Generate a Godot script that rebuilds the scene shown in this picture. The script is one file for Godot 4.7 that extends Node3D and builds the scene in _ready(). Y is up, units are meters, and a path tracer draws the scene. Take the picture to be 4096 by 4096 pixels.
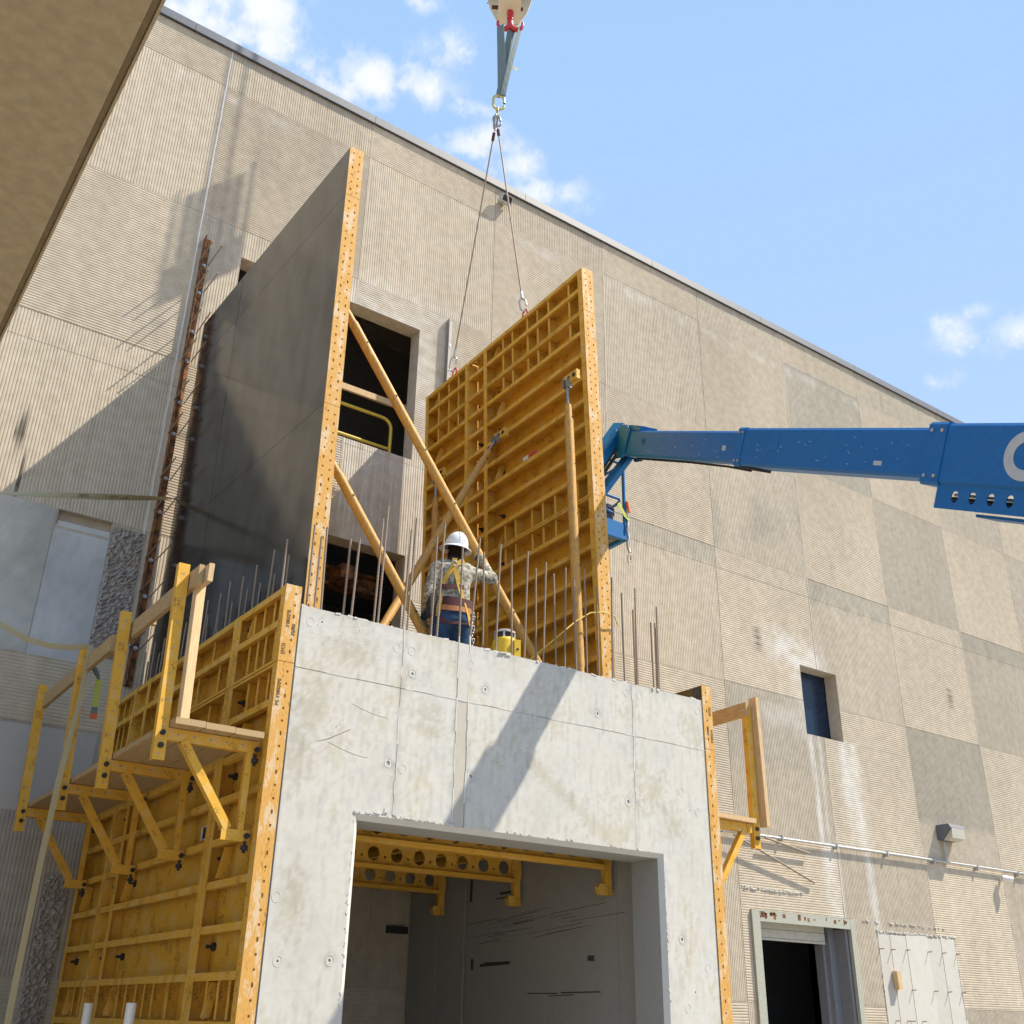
extends Node3D
# A concrete tower being formed against a ribbed concrete warehouse. x runs right along the warehouse wall, y up, z out of the wall towards the camera; metres.

const CELL := 2.44
const ROWS := [14.94, 14.21, 11.77, 9.33, 6.89, 4.45, 2.01, 0.0]
const ZF := 4.636          # front face of the tower
var rng := RandomNumberGenerator.new()
var nz := FastNoiseLite.new()
var nf := FastNoiseLite.new()
var M := {}
var taken := {}

func _ready() -> void:
	rng.seed = 7
	nz.seed = 11; nz.frequency = 0.35; nz.fractal_octaves = 4
	nf.seed = 5; nf.frequency = 3.0; nf.fractal_octaves = 3
	setup_camera()
	setup_sky()
	make_materials()
	build_setting()
	build_warehouse()
	build_wall_fittings()
	build_canopy()
	build_tower()
	build_lower_forms()
	build_upper_forms()
	build_braces()
	build_brackets()
	build_rebar()
	build_deck_shoring()
	build_rigging()
	build_lift()
	build_straps()
	build_worker()
	build_small_things()

func setup_camera() -> void:
	var cam := Camera3D.new()
	cam.name = "camera"
	var yaw := 0.6123191; var pitch := 0.4491781; var roll := 0.0184628
	var fwd := Vector3(sin(yaw) * cos(pitch), sin(pitch), -cos(yaw) * cos(pitch))
	var right := Vector3(cos(yaw), 0, sin(yaw))
	var up := right.cross(fwd)
	var r2 := right * cos(roll) + up * sin(roll)
	var u2 := up * cos(roll) - right * sin(roll)
	cam.transform = Transform3D(Basis(r2, u2, -fwd), Vector3(-3.01253, 1.7, 11.91993))
	cam.fov = 51.767
	cam.near = 0.05
	cam.far = 400.0
	add_child(cam)
	cam.current = true

func setup_sky() -> void:
	var env := Environment.new()
	env.background_mode = Environment.BG_SKY
	env.tonemap_mode = Environment.TONE_MAPPER_LINEAR
	env.tonemap_exposure = 2.0
	env.sdfgi_enabled = true
	env.ssao_enabled = true
	env.ssil_enabled = true
	var sky := Sky.new()
	var pm := PanoramaSkyMaterial.new()
	pm.panorama = ImageTexture.create_from_image(sky_image())
	pm.energy_multiplier = 1.0
	sky.sky_material = pm
	env.sky = sky
	var we := WorldEnvironment.new()
	we.name = "world_environment"
	we.environment = env
	add_child(we)
	var sun := DirectionalLight3D.new()
	sun.name = "sun"
	sun.light_energy = 1.3
	sun.light_color = Color(1.0, 0.955, 0.88)
	sun.light_angular_distance = 0.53
	sun.shadow_enabled = true
	add_child(sun)
	sun.look_at_from_position(Vector3(15.8, 25, 10), Vector3.ZERO)

# Air and clouds: pale blue, paler towards the horizon, with soft cumulus scraps spread round the whole sky.
func sky_image() -> Image:
	var w := 4096; var h := 2048
	var im := Image.create(w, h, false, Image.FORMAT_RGB8)
	var cn := FastNoiseLite.new(); cn.seed = 21; cn.frequency = 9.0; cn.fractal_octaves = 6; cn.fractal_gain = 0.58
	var wn := FastNoiseLite.new(); wn.seed = 9; wn.frequency = 4.0; wn.fractal_octaves = 3
	# clouds: azimuth (degrees clockwise from -z), elevation, half width, half height, strength
	var blobs := CLOUDS.duplicate()
	var r := RandomNumberGenerator.new(); r.seed = 4
	for i in 34:
		blobs.append([r.randf_range(78.0, 350.0), r.randf_range(14.0, 66.0), r.randf_range(2.0, 5.0), r.randf_range(1.2, 2.6), r.randf_range(0.6, 1.0)])
	var bases := []
	for y in h:
		var el := maxf(0.0, 90.0 - (y + 0.5) * 180.0 / h)
		var base := Vector3(0.190, 0.310, 0.50).lerp(Vector3(0.35, 0.43, 0.525), pow(1.0 - sin(deg_to_rad(el)), 1.6))   # linear radiance before exposure
		bases.append(base)
		im.fill_rect(Rect2i(0, y, w, 1), Color(base.x, base.y, base.z).linear_to_srgb())
	var dens := {}
	for b in blobs:
		var y0 := clampi(int((90.0 - b[1] - b[3] * 2.2) / 180.0 * h), 0, h / 2 - 1); var y1 := clampi(int((90.0 - b[1] + b[3] * 2.2) / 180.0 * h), 0, h / 2 - 1)
		for y in range(y0, y1):
			var el := 90.0 - (y + 0.5) * 180.0 / h
			var ce := cos(deg_to_rad(el)); var se := sin(deg_to_rad(el))
			var half := int(b[2] * 2.2 / ce / 360.0 * w)
			var cx := int(b[0] / 360.0 * w)
			for x in range(cx - half, cx + half):
				var az := (x + 0.5) * 360.0 / w
				var e := Vector2((az - b[0]) * ce / b[2], (el - b[1]) / b[3]).length_squared()
				if e > 4.5: continue
				var m: float = b[4] * exp(-e * 0.8)
				var a := deg_to_rad(az)
				var d := Vector3(sin(a) * ce, se, -cos(a) * ce)
				var f := cn.get_noise_3dv(d * 2.4) * 0.85 + wn.get_noise_3dv(d * 2.6) * 0.5
				var wisp := 1.0 - absf(cn.get_noise_3dv(d * 1.3 + Vector3(5, 2, 1) + Vector3.ONE * 0.25 * f)) * 2.2
				var q := smoothstep(0.12, 1.15, m * 0.95 + f * (0.62 + 0.5 * m) + 0.22 * wisp - 0.10) * smoothstep(4.5, 2.0, e)
				var key := posmod(x, w) + y * w
				if q > 0.004 and q > dens.get(key, 0.0): dens[key] = q
	for key in dens:
		var y: int = key / w
		var c: Vector3 = (bases[y] as Vector3).lerp(Vector3(0.50, 0.515, 0.535), dens[key] * 0.96)
		im.set_pixel(key % w, y, Color(c.x, c.y, c.z).linear_to_srgb())
	return im

const CLOUDS := [[9.5, 48.0, 4.2, 2.0, 1.15], [13.5, 49.6, 2.6, 1.6, 1.0], [16.0, 47.6, 1.6, 1.2, 0.8], [20.8, 46.8, 2.2, 1.0, 0.85], [24.2, 47.6, 2.0, 1.2, 0.9], [27.0, 47.4, 1.8, 1.1, 0.75], [28.6, 49.2, 1.4, 0.9, 0.62], [19.0, 44.9, 1.4, 0.6, 0.7], [32.6, 44.8, 1.8, 0.7, 0.7], [35.0, 43.8, 1.8, 0.8, 0.82], [37.2, 42.5, 1.6, 0.9, 0.82], [27.4, 51.2, 0.8, 0.6, 0.75], [31.0, 46.6, 1.0, 0.4, 0.55], [62.0, 33.0, 0.9, 0.8, 0.72], [63.4, 33.6, 1.2, 0.5, 0.62], [65.4, 32.2, 1.2, 0.9, 0.75], [60.7, 30.4, 0.8, 0.5, 0.72]]

# ---------------------------------------------------------------- mesh helpers
class MB:
	var v := PackedVector3Array()
	var n := PackedVector3Array()
	var c := PackedColorArray()
	var col := Color.WHITE

	func tri(a: Vector3, b: Vector3, d: Vector3) -> void:      # counter-clockwise seen from outside
		var m := (b - a).cross(d - a).normalized()
		v.push_back(a); v.push_back(d); v.push_back(b)
		for i in 3:
			n.push_back(m); c.push_back(col)

	func trin(a: Vector3, b: Vector3, d: Vector3, na: Vector3, nb: Vector3, nd: Vector3) -> void:
		v.push_back(a); v.push_back(d); v.push_back(b)
		n.push_back(na); n.push_back(nd); n.push_back(nb)
		for i in 3:
			c.push_back(col)

	func quad(a: Vector3, b: Vector3, d: Vector3, e: Vector3) -> void:
		tri(a, b, d); tri(a, d, e)

	func quadn(a: Vector3, b: Vector3, d: Vector3, e: Vector3, na: Vector3, nb: Vector3, nd: Vector3, ne: Vector3) -> void:
		trin(a, b, d, na, nb, nd); trin(a, d, e, na, nd, ne)

	func box(at: Vector3, size: Vector3, B := Basis.IDENTITY) -> void:
		var x := B.x * size.x * 0.5; var y := B.y * size.y * 0.5; var z := B.z * size.z * 0.5
		quad(at - x - y + z, at + x - y + z, at + x + y + z, at - x + y + z)
		quad(at + x - y - z, at - x - y - z, at - x + y - z, at + x + y - z)
		quad(at + x - y + z, at + x - y - z, at + x + y - z, at + x + y + z)
		quad(at - x - y - z, at - x - y + z, at - x + y + z, at - x + y - z)
		quad(at - x + y + z, at + x + y + z, at + x + y - z, at - x + y - z)
		quad(at - x - y - z, at + x - y - z, at + x - y + z, at - x - y + z)

	func ext(a: Vector3, b: Vector3) -> void:                   # box from corner to corner
		var lo := Vector3(minf(a.x, b.x), minf(a.y, b.y), minf(a.z, b.z))
		var hi := Vector3(maxf(a.x, b.x), maxf(a.y, b.y), maxf(a.z, b.z))
		box((lo + hi) * 0.5, hi - lo)

	func bar(a: Vector3, b: Vector3, w: float, h: float, up := Vector3.UP) -> void:   # h along up, w across
		var d := (b - a).normalized()
		var s := d.cross(up).normalized()
		var u := s.cross(d).normalized()
		box((a + b) * 0.5, Vector3(w, h, a.distance_to(b)), Basis(s, u, -d))

	func cbar(a: Vector3, b: Vector3, w: float, h: float, ch: float, up := Vector3.UP) -> void:   # bar with chamfered long edges
		var d := (b - a).normalized()
		var s := d.cross(up).normalized()
		var u := s.cross(d).normalized()
		var p := [Vector2(-w / 2 + ch, -h / 2), Vector2(w / 2 - ch, -h / 2), Vector2(w / 2, -h / 2 + ch), Vector2(w / 2, h / 2 - ch), Vector2(w / 2 - ch, h / 2), Vector2(-w / 2 + ch, h / 2), Vector2(-w / 2, h / 2 - ch), Vector2(-w / 2, -h / 2 + ch)]
		var A := []; var E := []
		for q in p:
			A.append(a + s * q.x + u * q.y); E.append(b + s * q.x + u * q.y)
		for i in 8:
			var j := (i + 1) % 8
			quad(A[j], A[i], E[i], E[j])
		for i in range(1, 7):
			tri(A[0], A[i + 1], A[i]); tri(E[0], E[i], E[i + 1])

	func tube(pts: Array, r, k := 8, cap := true) -> void:
		var rings := []; var norms := []
		var prev := Vector3.ZERO
		for i in pts.size():
			var t: Vector3 = (pts[mini(i + 1, pts.size() - 1)] - pts[maxi(i - 1, 0)]).normalized()
			if prev == Vector3.ZERO:
				prev = t.cross(Vector3.UP if absf(t.y) < 0.9 else Vector3.RIGHT).normalized()
			var s := (prev - t * prev.dot(t)).normalized()
			prev = s
			var u := t.cross(s)
			var rad: float = r[i] if r is Array else r
			var ring := []; var nm := []
			for j in k:
				var a := TAU * j / k
				var d := s * cos(a) + u * sin(a)
				ring.append(pts[i] + d * rad); nm.append(d)
			rings.append(ring); norms.append(nm)
		for i in pts.size() - 1:
			for j in k:
				var q := (j + 1) % k
				quadn(rings[i][j], rings[i][q], rings[i + 1][q], rings[i + 1][j], norms[i][j], norms[i][q], norms[i + 1][q], norms[i + 1][j])
		if cap:
			for j in range(1, k - 1):
				tri(rings[0][0], rings[0][j + 1], rings[0][j])
				tri(rings[-1][0], rings[-1][j], rings[-1][j + 1])

	func ring(at: Vector3, B: Basis, rx: float, ry: float, r: float, straight := 0.0, k := 20) -> void:   # closed link in the B.x / B.y plane
		var pts := []
		for i in k + 1:
			var a := TAU * i / k
			pts.append(at + B.x * cos(a) * rx + B.y * (sin(a) * ry + signf(sin(a)) * straight))
		tube(pts, r, 7, false)

	func lathe(at: Vector3, B: Basis, prof: Array, k := 20, sx := 1.0, sz := 1.0) -> void:   # profile (radius, height) rising along B.y
		for i in prof.size() - 1:
			var p: Vector2 = prof[i]; var q: Vector2 = prof[i + 1]
			for j in k:
				var a := TAU * j / k; var b := TAU * (j + 1) / k
				var f := func(t: float, w: Vector2) -> Vector3: return at + B.x * cos(t) * w.x * sx + B.z * sin(t) * w.x * sz + B.y * w.y
				var t2 := q - p
				var g := func(t: float) -> Vector3: return (B.x * cos(t) * t2.y + B.z * sin(t) * t2.y - B.y * t2.x).normalized()
				quadn(f.call(b, p), f.call(a, p), f.call(a, q), f.call(b, q), g.call(b), g.call(a), g.call(a), g.call(b))

	func prism(poly: Array, T: Transform3D, depth: float) -> void:    # polygon in T's x / y plane, counter-clockwise, extruded along +z by depth
		var pp := PackedVector2Array(poly)
		if Geometry2D.is_polygon_clockwise(pp):
			pp.reverse()
		var idx := Geometry2D.triangulate_polygon(pp)
		var f := func(q: Vector2, z: float) -> Vector3: return T * Vector3(q.x, q.y, z)
		for i in range(0, idx.size(), 3):
			var a := pp[idx[i]]; var b := pp[idx[i + 1]]; var d := pp[idx[i + 2]]
			if (b - a).cross(d - a) < 0:
				var s := b; b = d; d = s
			tri(f.call(a, depth), f.call(b, depth), f.call(d, depth))
			tri(f.call(a, 0.0), f.call(d, 0.0), f.call(b, 0.0))
		for i in pp.size():
			var a := pp[i]; var b := pp[(i + 1) % pp.size()]
			quad(f.call(a, 0.0), f.call(b, 0.0), f.call(b, depth), f.call(a, depth))

	# a sheet of U x V from o facing U x V, with holes [cu, cv, ru, rv]; the holes are cut through and their rims go dp deep
	func plate(o: Vector3, U: Vector3, V: Vector3, holes: Array, dp := 0.01, step := 0.0, tint = null) -> void:
		var ul := U.length(); var vl := V.length()
		var un := U / ul; var vn := V / vl
		var nn := un.cross(vn)
		var rects := [Rect2(0, 0, ul, vl)]
		for h in holes:
			var m: float = maxf(h[2], h[3]) * 1.25 + 0.002
			rects = MB.cut(rects, Rect2(h[0] - m, h[1] - m, 2 * m, 2 * m))
		if step > 0.0:
			for r in rects:
				var nu := maxi(1, int(ceil(r.size.x / step))); var nv := maxi(1, int(ceil(r.size.y / step)))
				var pt := []; var cl := []
				for j in nv + 1:
					for i in nu + 1:
						var q: Vector3 = o + un * (r.position.x + r.size.x * i / nu) + vn * (r.position.y + r.size.y * j / nv)
						pt.append(q); cl.append(tint.call(q))
				for j in nv:
					for i in nu:
						for t in [0, nu + 2, 1, 0, nu + 1, nu + 2]:
							var k: int = j * (nu + 1) + i + t
							v.push_back(pt[k]); n.push_back(nn); c.push_back(cl[k])
			rects = []
		for r in rects:
			quad(o + un * r.position.x + vn * r.position.y, o + un * r.end.x + vn * r.position.y, o + un * r.end.x + vn * r.end.y, o + un * r.position.x + vn * r.end.y)
		for h in holes:
			var m: float = maxf(h[2], h[3]) * 1.25 + 0.002
			var cen: Vector3 = o + un * h[0] + vn * h[1]
			var sq := [Vector2(m, 0), Vector2(m, m), Vector2(0, m), Vector2(-m, m), Vector2(-m, 0), Vector2(-m, -m), Vector2(0, -m), Vector2(m, -m)]
			for i in 8:
				var j := (i + 1) % 8
				var a0 := TAU * i / 8; var a1 := TAU * j / 8
				var e0: Vector3 = cen + un * cos(a0) * h[2] + vn * sin(a0) * h[3]
				var e1: Vector3 = cen + un * cos(a1) * h[2] + vn * sin(a1) * h[3]
				quad(e0, cen + un * sq[i].x + vn * sq[i].y, cen + un * sq[j].x + vn * sq[j].y, e1)
				quad(e0, e1, e1 - nn * dp, e0 - nn * dp)

	static func cut(rects: Array, k: Rect2) -> Array:           # rectangles minus k
		var out := []
		for r in rects:
			var i: Rect2 = r.intersection(k)
			if i.size.x <= 1e-5 or i.size.y <= 1e-5:
				out.append(r)
				continue
			if i.position.y > r.position.y + 1e-5:
				out.append(Rect2(r.position.x, r.position.y, r.size.x, i.position.y - r.position.y))
			if i.end.y < r.end.y - 1e-5:
				out.append(Rect2(r.position.x, i.end.y, r.size.x, r.end.y - i.end.y))
			if i.position.x > r.position.x + 1e-5:
				out.append(Rect2(r.position.x, i.position.y, i.position.x - r.position.x, i.size.y))
			if i.end.x < r.end.x - 1e-5:
				out.append(Rect2(i.end.x, i.position.y, r.end.x - i.end.x, i.size.y))
		return out

	func ribbon(pts: Array, across: Array, w: float, th := 0.003) -> void:      # flat webbing along pts; across[i] gives its width direction
		for i in pts.size() - 1:
			var a: Vector3 = pts[i]; var b: Vector3 = pts[i + 1]
			var s0: Vector3 = (across[i] as Vector3).normalized() * w * 0.5
			var s1: Vector3 = (across[i + 1] as Vector3).normalized() * w * 0.5
			var nn := (b - a).cross(s0).normalized() * th * 0.5
			quad(a - s0 + nn, a + s0 + nn, b + s1 + nn, b - s1 + nn)
			quad(a + s0 - nn, a - s0 - nn, b - s1 - nn, b + s1 - nn)
			quad(a + s0 + nn, a + s0 - nn, b + s1 - nn, b + s1 + nn)
			quad(a - s0 - nn, a - s0 + nn, b - s1 + nn, b - s1 - nn)

	func mesh() -> ArrayMesh:
		var m := ArrayMesh.new()
		if v.is_empty():
			return m
		var a := []
		a.resize(Mesh.ARRAY_MAX)
		a[Mesh.ARRAY_VERTEX] = v; a[Mesh.ARRAY_NORMAL] = n; a[Mesh.ARRAY_COLOR] = c
		m.add_surface_from_arrays(Mesh.PRIMITIVE_TRIANGLES, a)
		return m

func numbered(called: String) -> String:
	if not taken.has(called):
		taken[called] = 0
		return called
	taken[called] += 1
	return "%s_%03d" % [called, taken[called]]

func tag(o: Node, label: String, category: String, group := "", kind := "") -> Node:
	if label: o.set_meta("label", label)
	if category: o.set_meta("category", category)
	if group: o.set_meta("group", group)
	if kind: o.set_meta("kind", kind)
	return o

func thing(called: String, label: String, category: String, T := Transform3D.IDENTITY, group := "") -> Node3D:
	var o := Node3D.new()
	o.name = numbered(called)
	add_child(o)
	o.transform = T
	tag(o, label, category, group)
	return o

func at(x: float, y: float, z: float) -> Transform3D:
	return Transform3D(Basis.IDENTITY, Vector3(x, y, z))

func inst(parent: Node, called: String, mesh: Mesh, mat: Material, T := Transform3D.IDENTITY) -> MeshInstance3D:
	var o := MeshInstance3D.new()
	o.name = called if parent != self else numbered(called)
	o.mesh = mesh
	o.material_override = mat
	o.transform = T
	parent.add_child(o, true)
	return o

func part(parent: Node, called: String, mb: MB, mat: Material) -> MeshInstance3D:
	return inst(parent, called, mb.mesh(), mat)

func stuff(parent: Node, called: String, mb: MB, mat: Material) -> void:
	tag(part(parent, called, mb, mat), "", "", "", "stuff")

func solo(called: String, mb: MB, mat: Material, label: String, category: String, group := "", kind := "") -> MeshInstance3D:
	var o := inst(self, called, mb.mesh(), mat)
	tag(o, label, category, group, kind)
	return o

func lettering(parent: Node, text: String, size: float, mat: Material, T: Transform3D) -> void:
	var tm := TextMesh.new()
	var f := SystemFont.new()
	f.font_names = PackedStringArray(["Droid Sans"])
	tm.font = f
	tm.text = text
	tm.font_size = 32
	tm.pixel_size = size / 24.0
	tm.depth = 0.0015
	inst(parent, "lettering", tm, mat, T)

# ---------------------------------------------------------------- materials
func lin(r: float, g: float, b: float) -> Color:
	return Color(r, g, b).linear_to_srgb()

# a tileable picture from noise: fn(coarse, fine) -> linear colour factor
func pic(sd: int, freq: float, fine: float, px: int, fn: Callable) -> ImageTexture:
	var a := FastNoiseLite.new(); a.seed = sd; a.frequency = freq; a.fractal_octaves = 5; a.noise_type = FastNoiseLite.TYPE_SIMPLEX_SMOOTH
	var b := FastNoiseLite.new(); b.seed = sd + 50; b.frequency = fine; b.fractal_octaves = 3
	var ia := a.get_seamless_image(px, px); var ib := b.get_seamless_image(px, px)
	var im := Image.create(px, px, false, Image.FORMAT_RGB8)
	for y in px:
		for x in px:
			var c: Color = fn.call(ia.get_pixel(x, y).r, ib.get_pixel(x, y).r)
			im.set_pixel(x, y, c.linear_to_srgb())
	return ImageTexture.create_from_image(im)

func grey_pic(sd: int, freq: float, octaves: int, px := 256) -> ImageTexture:
	var a := FastNoiseLite.new(); a.seed = sd; a.frequency = freq; a.fractal_octaves = octaves
	return ImageTexture.create_from_image(a.get_seamless_image(px, px))

func mat(color: Color, rough: float, metal := 0.0, tex: Texture2D = null, scale := Vector3.ONE, bump: Texture2D = null, bump_cm := 0.0, spec := 0.5) -> StandardMaterial3D:
	var m := StandardMaterial3D.new()
	m.albedo_color = color
	m.roughness = rough
	m.metallic = metal
	m.metallic_specular = spec
	m.vertex_color_use_as_albedo = true
	m.uv1_triplanar = true
	m.uv1_world_triplanar = true
	m.uv1_scale = scale
	m.albedo_texture = tex
	if bump:
		m.heightmap_enabled = true
		m.heightmap_texture = bump
		m.heightmap_scale = bump_cm
	return m

func make_materials() -> void:
	var conc_t := pic(3, 0.007, 0.045, 1024, func(a: float, b: float) -> Color:
		var k := 0.91 + 0.16 * (a - 0.5) + 0.12 * (b - 0.5)
		var s := smoothstep(0.44, 0.80, a * 0.6 + b * 0.4)         # faint brown-grey stains with a grain
		k -= 0.12 * s
		return Color(k, k * (1.0 - 0.015 * s), k * (0.99 - 0.05 * s)))
	var wall_t := pic(8, 0.02, 0.22, 512, func(a: float, b: float) -> Color:
		var k := 0.80 + 0.20 * (a - 0.5) + 0.16 * (b - 0.5)
		return Color(k, k * (0.985 + 0.02 * a), k * (0.96 + 0.05 * a)))
	var grit := grey_pic(31, 0.12, 4)
	var yel_t := pic(14, 0.012, 0.10, 512, func(a: float, b: float) -> Color:
		var k := 0.90 + 0.2 * (b - 0.5)
		var c := Color(0.78, 0.44, 0.055) * k
		c = c.lerp(Color(0.66, 0.50, 0.24), smoothstep(0.58, 0.72, a) * 0.35)      # dried cement film
		return c.lerp(Color(0.30, 0.16, 0.04), smoothstep(0.36, 0.24, a) * smoothstep(0.45, 0.6, b) * 0.8))   # scuffs
	var strip_t := pic(17, 0.014, 0.10, 512, func(a: float, b: float) -> Color:
		var c := Color(0.66, 0.37, 0.10) * (0.92 + 0.18 * (b - 0.5))
		var d := smoothstep(0.50, 0.70, a * 0.70 + b * 0.30)                       # splashed cement
		c = c.lerp(Color(0.64, 0.52, 0.37), d * 0.8)
		return c.lerp(Color(0.36, 0.17, 0.05), smoothstep(0.30, 0.22, a * 0.6 + b * 0.4) * 0.8))
	var rust_t := pic(25, 0.02, 0.15, 512, func(a: float, b: float) -> Color:
		var t := smoothstep(0.42, 0.6, a)
		return Color(0.34, 0.27, 0.22).lerp(Color(0.95, 0.58, 0.30), t) * (0.75 + 0.5 * b))
	var pipe_t := pic(27, 0.02, 0.10, 512, func(a: float, b: float) -> Color:
		var c := Color(0.66, 0.36, 0.075) * (0.9 + 0.25 * (b - 0.5))
		c = c.lerp(Color(0.58, 0.36, 0.18), smoothstep(0.55, 0.7, a) * 0.5)
		return c.lerp(Color(0.13, 0.075, 0.03), smoothstep(0.56, 0.66, b * 0.62 + a * 0.38) * 0.85))
	var wood_t := pic(29, 0.03, 0.12, 512, func(a: float, b: float) -> Color:
		var k := 0.80 + 0.45 * (a - 0.5) + 0.2 * (b - 0.5)
		return Color(k, k * 0.96, k * 0.9))
	var steel_t := pic(35, 0.010, 0.14, 512, func(a: float, b: float) -> Color:
		var k := 0.78 + 0.8 * (a - 0.5) + 0.2 * (b - 0.5)
		return Color(k, k * 0.99, k * 0.96))
	var soft := pic(41, 0.03, 0.2, 256, func(a: float, b: float) -> Color:
		var k := 0.88 + 0.16 * (a - 0.5) + 0.14 * (b - 0.5)
		return Color(k, k, k))
	M.wall = mat(lin(0.92, 0.92, 0.92), 0.95, 0, wall_t, Vector3.ONE * 0.45, grit, 0.08, 0.3)
	M.core = mat(lin(0.60, 0.54, 0.45), 0.95, 0, wall_t, Vector3.ONE * 0.6, grit, 0.3, 0.3)
	M.concrete = mat(lin(0.65, 0.645, 0.625), 0.9, 0, conc_t, Vector3.ONE * 0.22, grit, 0.12, 0.35)
	M.concrete_shaded = mat(lin(0.40, 0.395, 0.375), 0.92, 0, conc_t, Vector3.ONE * 0.33, grit, 0.12, 0.35)  # same concrete as the faces, indoor shade put into a darker tone
	M.chipped = mat(lin(0.50, 0.47, 0.45), 0.97, 0, wall_t, Vector3.ONE * 1.7, grit, 1.2, 0.2)
	M.canopy = mat(lin(0.50, 0.405, 0.27), 0.95, 0, wall_t, Vector3.ONE * 1.1, grit, 0.12, 0.3)
	M.yellow = mat(lin(0.97, 0.97, 0.97), 0.62, 0, yel_t, Vector3.ONE * 0.8, grit, 0.05, 0.4)
	M.strip = mat(lin(0.97, 0.97, 0.97), 0.7, 0, strip_t, Vector3(1.1, 0.4, 1.1), grit, 0.08, 0.35)
	M.skin_plate = mat(lin(0.93, 0.92, 0.88), 0.75, 0, yel_t, Vector3.ONE * 0.5, grit, 0.05, 0.3)
	M.form_steel = mat(lin(0.088, 0.095, 0.102), 0.14, 0.7, steel_t, Vector3(0.5, 0.22, 0.5), grit, 0.03)
	M.rust = mat(lin(0.30, 0.20, 0.13), 0.85, 0.1, rust_t, Vector3.ONE * 0.7, grit, 0.1)
	M.pipe = mat(lin(0.97, 0.97, 0.97), 0.6, 0, pipe_t, Vector3(3.0, 0.9, 3.0), grit, 0.05)
	M.rebar = mat(lin(0.33, 0.26, 0.20), 0.65, 0.25, soft, Vector3.ONE * 3.0)
	M.wood_z = mat(lin(0.72, 0.53, 0.32), 0.85, 0, wood_t, Vector3(6.0, 6.0, 0.4), grit, 0.05, 0.3)
	M.wood_y = mat(lin(0.72, 0.54, 0.33), 0.85, 0, wood_t, Vector3(6.0, 0.4, 6.0), grit, 0.05, 0.3)
	M.wood_old = mat(lin(0.56, 0.42, 0.245), 0.9, 0, wood_t, Vector3(6.0, 6.0, 0.4), grit, 0.1, 0.3)
	M.steel = mat(lin(0.36, 0.36, 0.36), 0.45, 0.7, soft, Vector3.ONE * 4)
	M.steel_bright = mat(lin(0.62, 0.63, 0.64), 0.35, 0.8, soft, Vector3.ONE * 4)
	M.dark = mat(lin(0.03, 0.03, 0.034), 0.8, 0, soft, Vector3.ONE * 3)
	M.rubber = mat(lin(0.06, 0.065, 0.07), 0.8, 0, soft, Vector3.ONE * 3)
	M.blue = mat(lin(0.010, 0.150, 0.42), 0.5, 0.0, soft, Vector3.ONE * 1.5, null, 0.0, 0.3)
	M.blue.clearcoat_enabled = true; M.blue.clearcoat = 0.12; M.blue.clearcoat_roughness = 0.25
	M.white = mat(lin(0.78, 0.78, 0.76), 0.5, 0, soft, Vector3.ONE * 2)
	M.hat = mat(lin(0.83, 0.84, 0.86), 0.3, 0, soft, Vector3.ONE * 2)
	M.cream = mat(lin(0.70, 0.64, 0.50), 0.55, 0, rust_t, Vector3.ONE * 0.01)
	M.cream.albedo_texture = soft
	M.red = mat(lin(0.55, 0.03, 0.045), 0.4, 0, soft, Vector3.ONE * 2)
	M.grey_paint = mat(lin(0.52, 0.53, 0.54), 0.5, 0, soft, Vector3.ONE * 2)
	M.galv = mat(lin(0.50, 0.51, 0.52), 0.42, 0.6, soft, Vector3.ONE * 2)
	M.coping = mat(lin(0.115, 0.13, 0.17), 0.55, 0.0, soft, Vector3.ONE * 1)
	M.webbing = mat(lin(0.52, 0.45, 0.27), 0.9, 0, soft, Vector3.ONE * 8)
	M.sling = mat(lin(0.17, 0.22, 0.23), 0.9, 0, soft, Vector3.ONE * 8)
	M.lime = mat(lin(0.50, 0.58, 0.12), 0.85, 0, soft, Vector3.ONE * 8)
	M.orange = mat(lin(0.70, 0.16, 0.06), 0.8, 0, soft, Vector3.ONE * 8)
	M.gold = mat(lin(0.62, 0.56, 0.22), 0.4, 0.3, soft, Vector3.ONE * 8)
	M.laser = mat(lin(0.75, 0.50, 0.02), 0.45, 0, soft, Vector3.ONE * 6)
	M.yellow_rail = mat(lin(0.68, 0.50, 0.06), 0.5, 0, soft, Vector3.ONE * 4)
	M.cloth = mat(Color.WHITE, 0.95, 0, soft, Vector3.ONE * 10, grit, 0.15, 0.2)
	M.harness = mat(lin(0.60, 0.38, 0.05), 0.85, 0, soft, Vector3.ONE * 10)
	M.maroon = mat(lin(0.10, 0.035, 0.04), 0.9, 0, soft, Vector3.ONE * 10)
	M.leather = mat(lin(0.45, 0.17, 0.06), 0.7, 0, soft, Vector3.ONE * 10)
	M.ground = mat(lin(0.40, 0.37, 0.32), 0.97, 0, wall_t, Vector3.ONE * 0.3, grit, 1.0, 0.3)
	M.door = mat(lin(0.60, 0.60, 0.55), 0.6, 0, soft, Vector3.ONE * 1)
	M.frame_green = mat(lin(0.45, 0.47, 0.41), 0.7, 0, wall_t, Vector3.ONE * 2)
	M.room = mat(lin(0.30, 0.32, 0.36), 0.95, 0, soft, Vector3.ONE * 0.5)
	M.lens = mat(lin(0.55, 0.53, 0.45), 0.25, 0, soft, Vector3.ONE * 2)
	M.navy_sheet = mat(lin(0.004, 0.02, 0.055), 0.25, 0, soft, Vector3.ONE)  # stands in for the dark blue inside of the window
	M.angle = mat(lin(0.30, 0.29, 0.28), 0.6, 0.3, rust_t, Vector3.ONE * 0.5)
	M.angle.albedo_texture = soft
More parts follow.
